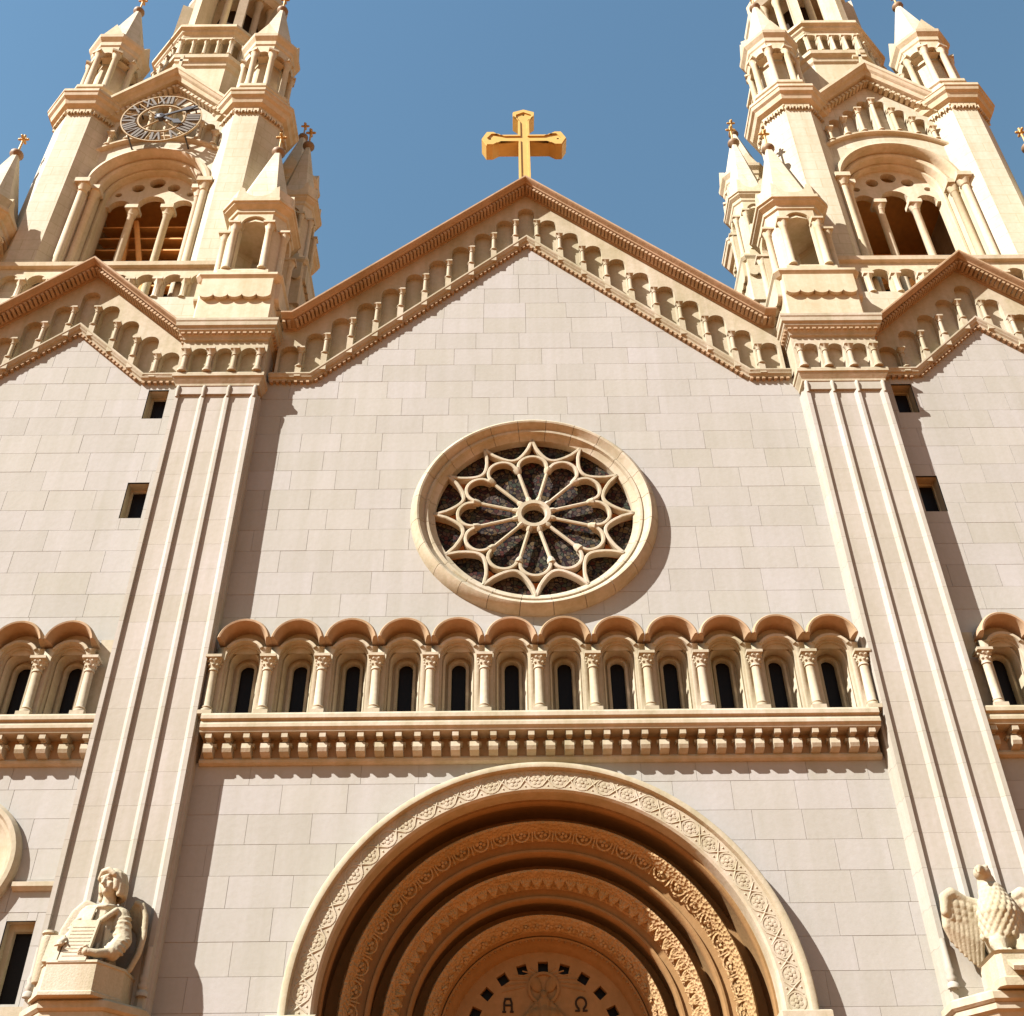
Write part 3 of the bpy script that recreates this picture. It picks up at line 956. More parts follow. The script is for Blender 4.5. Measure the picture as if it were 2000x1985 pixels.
# ------------------------------------------------------------------ turrets
def finial_parts(t, c, s=1.0):
    part('finial_cap', G().lathe([(.11, -.12), (.17, -.04), (.21, .02), (.20, .09), (.12, .14), (.06, .2)], 12), 'bronze', t, at=c, smooth=50)
    part('finial_rod', G().lathe([(.05, .15), (.035, .3), (.035, .72), (.05, .76)], 8), 'tarnish', t, at=c, smooth=50)
    g = G().ball((0, 0, .88), .075, 8, 6)
    for dx, dy, dz in ((1, 0, 0), (-1, 0, 0), (0, 1, 0), (0, -1, 0), (0, 0, 1)):
        g.tube([(dx * .04, dy * .04, .88 + dz * .05), (dx * .09, dy * .09, .88 + dz * .11), (dx * .14, dy * .14, .88 + dz * .19)], [.03, .055, .03], 6)
        g.ball((dx * .14, dy * .14, .88 + dz * .19), .045, 6, 4)
    part('gilt_cross', g, 'tarnish', t, at=c, smooth=60)
TUR = {}
def turret_meshes():
    d = {}
    d['turret_base'] = G().cham([(1.0, .06, -.55), (1.0, .06, .22), (.98, .06, 1.22)]).mesh('turret_base')
    # scalloped apron hanging on each face
    pts = [(-.93, 1.22), (-.93, .62)]
    for k in range(5):
        c0 = -.93 + .372 * (k + .5)
        pts += [(c0 + .186 * cos(pi + pi * j / 8), .62 + .13 * sin(pi + pi * j / 8) * 1.0) for j in range(1, 9)]
    pts += [(.93, 1.22)]
    d['scalloped_apron'] = G().plate(pts, [], -1.11, -.985).mesh('scalloped_apron')
    d['base_moulding'] = G().cham([(.98, .06, 1.2), (1.06, .1, 1.24), (1.14, .12, 1.36), (1.14, .12, 1.44), (1.06, .16, 1.50), (.90, .2, 1.54)]).mesh('base_moulding')
    d['plinth'] = G().cham([(.90, .22, 1.5), (.90, .22, 1.84), (.86, .24, 1.92)]).mesh('plinth')
    w = G().niche(0, .98, .36, 3.95, lambda x: 1.9, lambda x: 4.52, -.80, -.56, back=False)
    w.quad((-.49, -.56, 1.9), (-.36, -.56, 1.9), (-.36, -.56, 4.5), (-.49, -.56, 4.5))
    w.quad((.49, -.56, 1.9), (.36, -.56, 1.9), (.36, -.56, 4.5), (.49, -.56, 4.5))
    d['niche_wall'] = w.mesh('niche_wall')
    p = G().prism_z([(.49, -.80), (.80, -.49), (.66, -.44), (.44, -.66)], 1.9, 4.52)
    d['corner_pier'] = p.mesh('corner_pier')
    d['niche_column'] = G().lathe([(.13, 0), (.13, .06), (.095, .12), (.09, 1.62), (.11, 1.66), (.10, 1.7), (.15, 1.86)], 12).box(-.16, .16, -.16, .16, 1.86, 1.94).mesh('niche_column', smooth=40)
    d['inner_ceiling'] = G().lathe([(.78, 4.1), (.7, 4.35), (.45, 4.48), (.1, 4.52), (.1, 4.6), (.8, 4.6)], 16).mesh('inner_ceiling', smooth=40)
    d['turret_cornice'] = G().cham([(.80, .3, 4.40), (.84, .31, 4.44), (.85, .31, 4.56), (.96, .34, 4.66), (.98, .35, 4.72), (1.02, .36, 4.74), (1.02, .36, 4.86), (.94, .35, 4.92), (.6, .2, 4.95)]).mesh('turret_cornice')
    n = 12
    pts = [(-.62, 4.88)] + [(.62, 4.88)] + [(.56, 5.52)]
    pts += [(.42 * cos(pi * j / n), 5.42 - .36 * sin(pi * j / n)) for j in range(n + 1)] + [(-.56, 5.52)]
    d['scooped_gablet'] = G().plate(pts, [], -.93, -.80).mesh('scooped_gablet')
    d['corner_block'] = G().prism_z([(.56, -.93), (.93, -.56), (.75, -.5), (.5, -.75)], 4.88, 5.40).mesh('corner_block')
    d['turret_spire'] = G().cham([(.80, .32, 4.9), (.79, .32, 5.1), (.09, .035, 8.52)]).mesh('turret_spire')
    return d
TUR = turret_meshes()
def turret(loc, label, shaft=None, fit=1.0):
    t = thing('pinnacle_turret', label, 'turret', loc, group='pinnacle turrets along the front')
    k_ = (fit, fit, 1)
    for nm in ('turret_base', 'base_moulding', 'plinth', 'inner_ceiling', 'turret_cornice', 'turret_spire'):
        part(nm, TUR[nm], 'ttrim' if nm != 'turret_spire' else 'tower', t, at=loc, scale=k_)
    for k in range(4):
        for nm in ('scalloped_apron', 'niche_wall', 'corner_pier', 'scooped_gablet', 'corner_block'):
            part(nm, TUR[nm], 'ttrim', t, at=loc, rz=k * pi / 2, scale=k_)
        for s in (-1, 1):
            v = Vector((s * .48 * fit, -.84 * fit, 1.92))
            c, n = cos(k * pi / 2), sin(k * pi / 2)
            part('niche_column', TUR['niche_column'], 'ttrim', t, at=(loc[0] + v.x * c - v.y * n, loc[1] + v.x * n + v.y * c, loc[2] + v.z), scale=k_)
    if shaft:
        part('turret_shaft', G().cham([(.92 * fit, .2 * fit, shaft), (.92 * fit, .2 * fit, loc[2])], (loc[0], loc[1])), 'tower', t)
    finial_parts(t, (loc[0], loc[1], loc[2] + 8.55))
    return t
turret((-7.62, .50, 24.02), 'cream pinnacle turret with gilt cross at the right foot of the clock tower')
turret((7.62, .50, 24.02), 'cream pinnacle turret at the left foot of the tower without a clock')
turret((-15.75, .50, 24.02), 'pinnacle turret cut off by the left edge beside the clock tower', shaft=14)
turret((15.75, .50, 24.02), 'pinnacle turret cut off by the right edge, only its gilt tip showing', shaft=14)
turret((-7.45, 2.95, 28.1), 'rear pinnacle turret half hidden behind the right side of the clock tower', shaft=14, fit=.74)
turret((7.45, 2.95, 28.1), 'rear pinnacle turret half hidden behind the left side of the tower without a clock', shaft=14, fit=.74)

# ------------------------------------------------------------------ bell towers
OCOL = G().lathe([(.15, 0), (.15, .08), (.11, .16), (.10, 2.0), (.12, 2.06), (.11, 2.1), (.17, 2.3)], 10).box(-.17, .17, -.17, .17, 2.3, 2.4).mesh('pinnacle_column', smooth=40)
def pinn_meshes():
    d = {}
    d['plinth'] = G().octo([(1.0, 35.5), (.98, 36.3), (1.04, 36.36), (1.04, 36.5), (.96, 36.6)]).mesh('plinth')
    d['core'] = G().octo([(.50, 36.5), (.50, 39.2)]).mesh('core')
    w = G()
    for k in range(8):
        a = k * pi / 4
        q = G().niche(0, .64, .19, 38.75, lambda x: 38.6, lambda x: 39.5, -.80, -.55, back=False, n=8)
        w.join(q, rz=a)
    d['arch_ring'] = w.mesh('arch_ring')
    d['pinnacle_cornice'] = G().octo([(.80, 39.3), (.84, 39.36), (.85, 39.55), (.96, 39.72), (.98, 39.86), (.9, 39.95), (.6, 40.0)]).mesh('pinnacle_cornice')
    d['gablet'] = G().prism([(-.36, 39.9), (.36, 39.9), (0, 40.62)], -.93, -.74).mesh('gablet')
    d['cone'] = G().octo([(.76, 39.9), (.74, 40.2), (.10, 43.2)]).mesh('cone')
    return d
PIN = pinn_meshes()
def tower(sx, label):
    cx, cy = sx * 11.6, 4.15
    t = thing('bell_tower', label, 'bell tower', (cx, cy, 22.0), 'twin bell towers')
    # body
    for s in (-1, 1):
        part('side_wall', G().box(min(cx + s * 2.35, cx + s * 2.65), max(cx + s * 2.35, cx + s * 2.65), 1.4, 6.9, 20, 36.6), 'tower', t)
        part('side_string', G().box(min(cx + s * 2.6, cx + s * 2.78), max(cx + s * 2.6, cx + s * 2.78), 2.2, 6.1, 33.2, 33.5), 'ttrim', t)
    part('rear_wall', G().box(cx - 2.4, cx + 2.4, 6.6, 6.9, 20, 36.6), 'tower', t)
    # corner shafts with their cornices and pinnacles
    for dx in (-2.7, 2.7):
        for dy in (-2.7, 2.7):
            c = (cx + dx, cy + dy)
            sh = part('corner_shaft', G().octo([(.97, 20), (.97, 35.1)], c), 'tower', t)
            part('shaft_cornice', G().octo([(.97, 34.95), (1.02, 35.0), (1.03, 35.08), (1.16, 35.16), (1.22, 35.34), (1.30, 35.42), (1.33, 35.55), (1.36, 35.58), (1.36, 35.70), (1.25, 35.78), (.9, 35.8)], c), 'ttrim', sh)
            g = G()
            for k in range(8):
                a = k * pi / 4
                q = G()
                for j in range(4):
                    x = (j - 1.5) * .2
                    q.prism([(x - .085, 34.96), (x - .085, 34.80), (x - .05, 34.76), (x - .03, 34.86), (x + .03, 34.86), (x + .05, 34.76), (x + .085, 34.80), (x + .085, 34.96)], -1.06, -.96)
                g.join(q, (c[0], c[1], 0), a)
            part('corbel_fringe', g, 'ttrim', sh, kind='stuff')
            if dy > 0 and dx * sx > 0:
                continue
            p = part('pinnacle', PIN['cone'], 'tower', t, at=(c[0], c[1], 0))
            for nm in ('plinth', 'core', 'arch_ring', 'pinnacle_cornice'):
                part(nm, PIN[nm], 'ttrim', p, at=(c[0], c[1], 0))
            for k in range(8):
                a = k * pi / 4
                part('pinnacle_column', OCOL, 'ttrim', p, at=(c[0] + .80 * cos(a + pi / 8), c[1] + .80 * sin(a + pi / 8), 36.55), rz=a + pi / 8)
                if k % 2 == 0:
                    part('gablet', PIN['gablet'], 'ttrim', p, at=(c[0], c[1], 0), rz=a)
            finial_parts(p, (c[0], c[1], 43.25))
    # front wall with the great arch
    y = .95
    zc = 31.5
    hood = lambda x: 31.13 + sqrt(max(2.93 ** 2 - (x - cx) ** 2, 0))
    xs = [cx - 2.05 + 4.1 * i / 24 for i in range(25)]
    outline = [(cx - 2.05, 24.0)] + [(x, hood(x)) for x in xs] + [(cx + 2.05, 24.0), (cx + 1.96, 24.0), (cx + 1.96, zc)] + circ(cx, zc, 1.96, 28, 0, pi)[1:] + [(cx - 1.96, 24.0)]
    part('front_wall', G().plate(outline, [], y, y + .3), 'tower', t)
    hp = [(0, .96), (0, .86), (.03, .82), (.10, .82), (.13, .88), (.13, .96)]
    part('label_mould', G().run(hp, [(x, hood(x)) for x in xs]), 'ttrim', t)
    OR = [[(1.97, 1.0), (1.97, .88), (1.93, .80), (1.84, .78), (1.78, .83), (1.75, .93), (1.75, 1.3), (1.97, 1.3)],
          [(1.76, 1.12), (1.72, 1.08), (1.63, 1.06), (1.56, 1.10), (1.53, 1.18), (1.53, 1.5), (1.76, 1.5)],
          [(1.54, 1.36), (1.50, 1.32), (1.43, 1.32), (1.40, 1.38), (1.40, 1.8), (1.54, 1.8)]]
    for o_ in OR:
        part('arch_order', G().arc(o_, cx, zc, 0, pi, 32, zbot=24.0), 'ttrim', t, smooth=35)
    for s in (-1, 1):
        for (x, yy, r) in ((1.86, .80, .12), (1.62, 1.05, .11)):
            part('jamb_column', G().lathe([(r * 1.4, 25.4), (r, 25.6), (r, 31.0), (r * 1.3, 31.04), (r, 31.08), (r * 1.75, 31.34)], 12, (cx + s * x, yy, 0)), 'ttrim', t, smooth=40)
            part('capital', G().box(cx + s * x - r * 1.9, cx + s * x + r * 1.9, yy - r * 1.9, yy + r * 1.9, 31.34, 31.52), 'ttrim', t)
        part('impost_band', G().box(min(cx + s * 1.95, cx + s * 2.2), max(cx + s * 1.95, cx + s * 2.2), .86, 1.0, 31.3, 31.5), 'ttrim', t)
    # tracery
    R = 1.42
    bot = []
    z0 = 31.30
    def lan(c0, hw, spring):
        return [(cx + c0 + hw * cos(pi * j / 10), spring + hw * sin(pi * j / 10)) for j in range(11)]
    bot = [(cx + R, z0)] + circ(cx, zc, R, 30, 0, pi) + [(cx - R, z0)]
    bot += lan(-.97, .33, z0)[::-1] + lan(0, .43, z0 + .12)[::-1] + lan(.97, .33, z0)[::-1]
    holes = [circ(cx + .72 * 1.02 * cos(a), zc + .30 + .72 * sin(a), r, 16) for a, r in ((radians(90), .25), (radians(40), .20), (radians(140), .20))]
    holes += [circ(cx + s * 1.12, zc + .42, .11, 12) for s in (-1, 1)]
    part('tracery', G().plate(bot, holes, 1.52, 1.72), 'ttrim', t)
    for s in (-1, 1):
        part('mullion', G().lathe([(.17, 25.2), (.12, 25.5), (.11, 30.9), (.14, 30.94), (.12, 30.98), (.19, 31.16)], 12, (cx + s * .55, 1.62, 0)).box(cx + s * .55 - .2, cx + s * .55 + .2, 1.42, 1.82, 31.16, 31.32), 'ttrim', t, smooth=40)
    # belfry: louvres, braces, dark chamber
    part('chamber_wall', G().box(cx - 2.3, cx + 2.3, 6.2, 6.3, 22, 34), 'dark', t)
    part('chamber_ceiling', G().box(cx - 2.35, cx + 2.35, 1.8, 6.6, 33.2, 33.4), 'wood', t)
    if sx < 0:
        for k in range(9):
            z = 26.6 + k * .56
            part('louver_board', G().prism_x([(2.15, z), (2.75, z + .34), (2.75, z + .40), (2.15, z + .06)], cx - 1.7, cx + 1.7), 'wood', t)
        part('timber_brace', G().stroke([(cx - .55, 31.2), (cx + .65, 26.2)], .16, 1.95, 2.1), 'wood', t)
        part('timber_brace', G().stroke([(cx - .3, 26.2), (cx - .75, 31.2)], .10, 1.97, 2.1), 'wood', t)
    else:
        for k in range(5):
            z = 26.6 + k * 1.25
            part('timber_beam', G().box(cx - 2.3, cx + 2.3, 4.0, 4.25, z, z + .25), 'wood', t)
        part('timber_brace', G().stroke([(cx - 1.2, 27.0), (cx + .9, 29.8)], .22, 2.7, 2.9), 'wood', t)
    # gable with stepped niches
    gl = lambda x: 36.98 - .95 * abs(x - cx)
    for i in range(8):
        xc = cx + (i - 3.5) * .56
        part('gable_niche', G().niche(xc, .56, .19, gl(xc) - .88, lambda x: hood(x) + .02, lambda x: gl(x) + .05, y, y + .22), 'tower', t)
    for i in range(9):
        x = cx + (i - 4) * .56
        zt = gl(x) - .88 + (-.12 if i != 4 else -.1)
        zb = hood(x) + .13
        if zt - zb > .3:
            part('gable_colonnette', colonnette(zt - zb, .07, .26, .1), 'ttrim', t, at=(x, y - .04, zb))
    gp = [(0, 1.1), (0, .82), (.08, .78), (.10, .62), (.22, .56), (.26, .48), (.34, .42), (.36, .38), (.50, .38), (.56, 1.1)]
    path = [(cx - 2.2, gl(cx - 2.2)), (cx, gl(cx)), (cx + 2.2, gl(cx + 2.2))]
    part('gable_cornice', G().run(gp, path), 'ttrim', t)
    part('cornice_teeth', beads(path, -.05, .70, .93, .2, .11), 'ttrim', t, kind='stuff')
    part('gable_roof', G().prism([(cx - 2.2, 34.6), (cx + 2.2, 34.6), (cx + 2.2, gl(cx + 2.2) + .3), (cx, gl(cx) + .3), (cx - 2.2, gl(cx + 2.2) + .3)], 1.3, 6.9), 'tower', t)
    g = G()
    g.box(cx - .05, cx + .05, .5, .6, 37.5, 38.5).box(cx - .24, cx + .24, .5, .6, 38.08, 38.2)
    part('gable_finial', g, 'ttrim', t)
    # octagonal lantern
    c = (cx, cy)
    part('lantern_drum', G().octo([(2.15, 35.5), (2.15, 40.2), (2.22, 40.3), (2.26, 40.5), (2.38, 40.6), (2.40, 40.78), (2.30, 40.9), (1.9, 41.0)], c), 'ttrim', t)
    P = G()
    for j in range(4):
        P.niche((j - 1.5) * .46, .46, .15, 41.95, lambda x: 40.9, lambda x: 42.35, -2.26, -2.06, back=False, n=8)
    P = P.mesh('parapet_panel')
    PC = G().lathe([(.09, 0), (.06, .08), (.055, .75), (.10, .92)], 8).box(-.11, .11, -.11, .11, .92, 1.0).mesh('baluster', smooth=40)
    for k in range(8):
        a = k * pi / 4
        part('parapet_panel', P, 'ttrim', t, at=(cx, cy, 0), rz=a)
        for j in range(5):
            x, yy = (j - 2) * .46, -2.29
            part('baluster', PC, 'ttrim', t, at=(cx + x * cos(a) - yy * sin(a), cy + x * sin(a) + yy * cos(a), 40.92), rz=a)
    part('balcony_cornice', G().octo([(2.0, 42.2), (2.27, 42.22), (2.30, 42.32), (2.38, 42.40), (2.40, 42.50), (2.50, 42.56), (2.50, 42.72), (2.42, 42.78), (1.0, 42.8)], c), 'ttrim', t)
    for k in range(8):
        a = k * pi / 4 + pi / 8
        x, yy = cx + 1.62 * cos(a), cy + 1.62 * sin(a)
        part('lantern_column', G().lathe([(.26, 42.7), (.26, 42.9), (.19, 43.1), (.18, 46.6), (.28, 47.0), (.28, 47.1)], 12, (x, yy, 0)), 'ttrim', t, smooth=40)
        b = a + pi / 8
        part('lantern_column', G().lathe([(.2, 42.7), (.2, 42.9), (.14, 43.1), (.13, 46.6), (.2, 47.0), (.2, 47.1)], 12, (cx + 1.5 * cos(b), cy + 1.5 * sin(b), 0)), 'ttrim', t, smooth=40)
        part('lantern_buttress', G().box(-.16, .16, -.3, .3, 42.7, 47.1), 'ttrim', t, at=(cx + 2.0 * cos(a), cy + 2.0 * sin(a), 0), rz=a + pi / 2)
    part('lantern_core', G().octo([(.8, 42.7), (.8, 47.2)], c), 'dark', t)
    part('lantern_roof', G().octo([(1.75, 47.0), (1.95, 47.3), (1.95, 47.6), (1.6, 48.2), (.1, 57.0)], c), 'tower', t)
    return t
tower(-1, 'cream bell tower with the open clock dial in its gable')
tower(1, 'cream bell tower without a clock, with a row of stepped niches in its gable')

# ------------------------------------------------------------------ balustrades in front of the towers
def balustrade(sx, label):
    cx = sx * 11.6
    t = thing('balustrade', label, 'balustrade', (cx, .45, 24.0), 'balustrades below the belfries')
    part('handrail', G().prism_x([(.28, 26.80), (.20, 26.84), (.18, 26.98), (.22, 27.02), (.62, 27.02), (.66, 26.84), (.58, 26.80)], cx - 3.1, cx + 3.1), 'ttrim', t)
    b = G().niche(0, .75, .27, 26.28, lambda x: -0 + 25.5, lambda x: 26.82, .30, .56, back=False)
    b = b.mesh('arched_bay')
    for i in range(8):
        part('arched_bay', b, 'ttrim', t, at=(cx + (i - 3.5) * .75, 0, 0))
    PC_ = G().lathe([(.12, 0), (.08, .1), (.075, .55), (.13, .7)], 8).box(-.14, .14, -.12, .12, .7, .78).mesh('baluster', smooth=40)
    for i in range(9):
        part('baluster', PC_, 'ttrim', t, at=(cx + (i - 4) * .75, .27, 25.5))
    part('parapet_base', G().box(cx - 3.1, cx + 3.1, .22, .6, 23.5, 25.5), 'tower', t)
balustrade(-1, 'arched stone balustrade below the belfry window of the clock tower')
balustrade(1, 'arched stone balustrade below the belfry window of the tower without a clock')

# ------------------------------------------------------------------ clock
ck = thing('tower_clock', 'open skeleton clock dial with dark roman numerals on the left tower', 'clock', (-11.58, .42, 34.45))
CC = (-11.58, 34.45)
def cring(r0, r1, y0, y1):
    return G().arc([(r1, y1), (r1, y0), (r0, y0), (r0, y1)], CC[0], CC[1], 0, 2 * pi, 48)
part('outer_ring', cring(1.25, 1.285, .40, .46), 'clockbrass', ck)
part('inner_ring', cring(.72, .76, .40, .46), 'clockbrass', ck)
NUM = ['XII', 'I', 'II', 'III', 'IIII', 'V', 'VI', 'VII', 'VIII', 'IX', 'X', 'XI']
for h, s in enumerate(NUM):
    g = G()
    wd = {'I': .075, 'V': .17, 'X': .17}
    tot = sum(wd[c] for c in s) + .02 * (len(s) - 1)
    sc_ = min(1.35, .54 / tot)
    x = -tot / 2
    for c in s:
        w = wd[c]
        if c == 'I':
            g.box(x, x + .06, -.03, .03, -.2, .2)
        elif c == 'V':
            g.stroke([(x + .01, .2), (x + w / 2, -.2)], .055, -.032, .032).stroke([(x + w - .01, .2), (x + w / 2, -.2)], .055, -.03, .03)
        else:
            g.stroke([(x + .01, .2), (x + w - .01, -.2)], .055, -.032, .032).stroke([(x + w - .01, .2), (x + .01, -.2)], .055, -.03, .03)
        x += w + .02
    a = h * pi / 6
    o = part('numeral', g, 'clockmetal', ck, at=(CC[0] + 1.02 * sin(a), .42, CC[1] + 1.02 * cos(a)), scale=(sc_, 1, 1.05))
    o.rotation_euler.y = a
    b = a + pi / 12
    part('dial_strut', G().stroke([(CC[0] + .78 * sin(b), CC[1] + .78 * cos(b)), (CC[0] + 1.26 * sin(b), CC[1] + 1.26 * cos(b))], .03, .42, .47), 'clockbrass', ck)
for k in range(4):
    b = k * pi / 2 + pi / 4
    part('wall_bracket', G().tube([(CC[0] + 1.27 * sin(b), .45, CC[1] + 1.27 * cos(b)), (CC[0] + 1.27 * sin(b), 1.0, CC[1] + 1.27 * cos(b))], .03, 6), 'iron', ck)
    part('dial_strut', G().stroke([(CC[0] + .1 * sin(b), CC[1] + .1 * cos(b)), (CC[0] + .76 * sin(b), CC[1] + .76 * cos(b))], .03, .42, .47), 'clockbrass', ck)
def hand(a, l, w):
    g = G().prism([(-w, -.2), (w, -.2), (w * .7, l * .55), (w * 2.1, l * .72), (0, l), (-w * 2.1, l * .72), (-w * .7, l * .55)], .32, .36)
    g2 = G()
    g2.v = [(CC[0] + x * cos(a) + z * sin(a), y, CC[1] - x * sin(a) + z * cos(a)) for x, y, z in g.v]
    g2.f = g.f
    return g2
part('minute_hand', hand(radians(62), 1.25, .045), 'iron', ck)
part('hour_hand', hand(radians(118), .85, .06), 'iron', ck)
part('hub', G().arc([(.12, .46), (.12, .30), (.02, .28), (.02, .46)], CC[0], CC[1], 0, 2 * pi, 16), 'iron', ck)

# ------------------------------------------------------------------ statues
class Blob:
    """sculpture: overlapping lumps fused into one continuous surface"""
    def __init__(s):
        s.g = G()
    def cap(s, a, b, r0, r1, n=10):
        s.g.tube([a, b], [r0, r1], n)
        s.g.ball(a, r0, n, 6)
        s.g.ball(b, r1, n, 6)
        return s
    def chain(s, pts, rs):
        for i in range(len(pts) - 1):
            s.cap(pts[i], pts[i + 1], rs[i], rs[i + 1])
        return s
    def ell(s, c, r, rot=(0, 0, 0), n=14):
        g = G().ball((0, 0, 0), 1, n, 10)
        m = Matrix.Rotation(rot[2], 3, 'Z') @ Matrix.Rotation(rot[1], 3, 'Y') @ Matrix.Rotation(rot[0], 3, 'X')
        s.g.add([tuple(m @ Vector((x * r[0], y * r[1], z * r[2])) + Vector(c)) for x, y, z in g.v], g.f)
        return s
    def slab(s, pts, th, dirv=(0, 1, 0)):             # polygon pts (3d, roughly planar) thickened
        d = Vector(dirv).normalized() * th / 2
        s.g.loft([[tuple(Vector(p) - d) for p in pts], [tuple(Vector(p) + d) for p in pts]])
        return s
    def fuse(s, voxel, smooth=4):
        me = s.g.mesh('tmp')
        o = bpy.data.objects.new('tmp', me)
        COL.objects.link(o)
        m = o.modifiers.new('r', 'REMESH')
        m.mode = 'VOXEL'
        m.voxel_size = voxel
        q = o.modifiers.new('s', 'SMOOTH')
        q.iterations = smooth
        q.factor = .5
        dg = bpy.context.evaluated_depsgraph_get()
        out = bpy.data.meshes.new_from_object(o.evaluated_get(dg))
        bpy.data.objects.remove(o)
        out.shade_smooth()
        return out

def pedestal(cx, label):
    t = thing('statue_pedestal', label, 'pedestal', (cx, -.7, 6.0), 'corbelled statue pedestals')
    def half_oct(r, z):
        return [(cx + x * r, -.62 + y * r, z) for x, y in ((-1.0, .1), (-1.0, -.42), (-.52, -1.0), (.52, -1.0), (1.0, -.42), (1.0, .1))]
    part('pedestal_slab', G().loft([half_oct(r, z) for r, z in ((.98, 6.72), (1.02, 6.76), (1.02, 6.86), (.97, 6.90))]), 'trim', t)
    part('corbel_bowl', G().loft([half_oct(r, z) for r, z in ((.30, 5.4), (.42, 5.7), (.50, 6.0), (.70, 6.3), (.86, 6.5), (.90, 6.58), (.96, 6.62), (.96, 6.72))]), 'trim', t)
    return t
pedestal(-7.53, 'corbelled half octagon pedestal under the angel statue')
pedestal(7.53, 'corbelled half octagon pedestal under the eagle statue')

# angel: local x right, y towards the wall, z up from the pedestal slab
ang = thing('angel_statue', 'stone angel with spread wings and an open book on the left pedestal', 'statue', (-7.50, -1.2, 6.90))
KX = .86
def A_(x, y, z):
    return (-7.50 + x * KX, -1.2 + y, 6.90 + z)
b = Blob()
# robe / torso, a half figure that leans a little and turns left
b.chain([A_(.02, .15, .40), A_(.03, .12, .85), A_(.03, .08, 1.22), A_(.02, .06, 1.48)], [.37, .31, .285, .22])
b.ell(A_(.03, .06, 1.45), (.31, .19, .19))
b.chain([A_(-.26, .04, 1.50), A_(.30, .06, 1.48)], [.15, .15])
b.chain([A_(.06, .04, 1.58), A_(.07, .0, 1.80)], [.125, .11])
# arms in wide sleeves
b.chain([A_(-.30, .0, 1.46), A_(-.40, -.10, 1.10), A_(-.42, -.36, .90)], [.14, .13, .11])
b.chain([A_(-.42, -.34, .91), A_(-.42, -.50, .88)], [.075, .06])
b.chain([A_(.36, .04, 1.44), A_(.52, -.06, 1.0), A_(.46, -.30, .74)], [.15, .155, .14])
b.chain([A_(.46, -.30, .74), A_(.26, -.52, .66), A_(.12, -.58, .67)], [.09, .07, .06])
# mantle edge across the breast and folds
b.chain([A_(-.36, -.10, 1.05), A_(-.10, -.24, 1.16), A_(.16, -.22, 1.34), A_(.30, -.12, 1.50)], [.05, .05, .05, .05])
for k in range(7):
    x = -.32 + k * .11
    b.chain([A_(x, -.26 + abs(x) * .3, .98 - .02 * k), A_(x * 1.15, -.30 + abs(x) * .3, .45)], [.03, .045])
for k in range(4):
    b.chain([A_(.20 + k * .06, -.20 + k * .04, 1.22 - k * .05), A_(.26 + k * .05, -.22 + k * .04, .7)], [.02, .035])
for (p, q, r0) in ((A_(-.30, .0, 1.46), A_(-.40, -.10, 1.10), .145), (A_(.36, .04, 1.44), A_(.52, -.06, 1.0), .155), (A_(.52, -.06, 1.0), A_(.46, -.30, .74), .15)):
    d_ = Vector(q) - Vector(p)
    for k in range(4):                                # slanting sleeve folds
        c_ = Vector(p) + d_ * (.2 + .22 * k)
        ring_ = []
        for j in range(7):
            a_ = radians(-200 + j * 37)
            ring_.append(tuple(c_ + Vector((r0 * cos(a_), r0 * sin(a_) * .9, .05 * cos(a_ + k)))))
        b.chain(ring_, [.022] * 7)
for k in range(6):                                    # breast folds falling from the shoulder
    t_ = k / 5
    b.chain([A_(-.30 + .22 * t_, -.12 - .06 * t_, 1.52), A_(-.26 + .16 * t_, -.21 - .02 * t_, 1.30), A_(-.22 + .10 * t_, -.23, 1.12 + .04 * t_)], [.016, .024, .02])
b.chain([A_(-.16, -.02, 1.60), A_(-.06, -.14, 1.56), A_(.10, -.15, 1.56), A_(.24, -.02, 1.60)], [.035, .035, .035, .035])
# head, tilted and turned to the left
hd = Vector(A_(.06, -.02, 1.98))
KX = 1.0
rot = Matrix.Rotation(radians(-24), 3, 'Z') @ Matrix.Rotation(radians(-7), 3, 'Y')
def H_(x, y, z):
    return tuple(hd + rot @ Vector((x, y, z)))
rz_ = (0, radians(-7), radians(-24))
b.ell(H_(0, .02, .06), (.165, .195, .20), rz_)
b.ell(H_(0, -.04, -.07), (.135, .15, .17), rz_)
b.ell(H_(0, -.13, -.17), (.06, .055, .05), rz_)
b.cap(H_(0, -.185, .05), H_(0, -.225, -.05), .022, .034, 8)
b.cap(H_(-.07, -.175, .085), H_(.07, -.175, .085), .03, .03, 8)
b.cap(H_(-.045, -.172, -.115), H_(.045, -.172, -.115), .018, .018, 8)
b.cap(H_(-.035, -.165, -.14), H_(.035, -.165, -.14), .02, .02, 8)
for s in (-1, 1):
    b.ell(H_(s * .065, -.165, .035), (.032, .02, .018), rz_)
    b.ell(H_(s * .08, -.12, -.05), (.05, .05, .05), rz_)
part('body', b.fuse(.015, 2), 'statue', ang, at=(0, 0, 0))
h = Blob()
h.ell(H_(0, .05, .10), (.20, .21, .19), rz_)
for k in range(15):
    a = radians(-20 + k * 22 - 44)
    x, y = .185 * cos(a), .06 + .18 * sin(a)
    if y < -.09:
        continue
    zt = .14
    zb = -.22 if y > -.03 else -.12
    h.chain([H_(x * .9, y, zt), H_(x * 1.08, y * 1.05, (zt + zb) / 2), H_(x * 1.05, y * 1.02, zb)], [.05, .058, .05])
h.chain([H_(-.15, -.13, .10), H_(-.06, -.17, .19), H_(.06, -.17, .19), H_(.15, -.13, .10)], [.045, .05, .05, .045])
part('hair', h.fuse(.015, 3), 'statue', ang, at=(0, 0, 0))
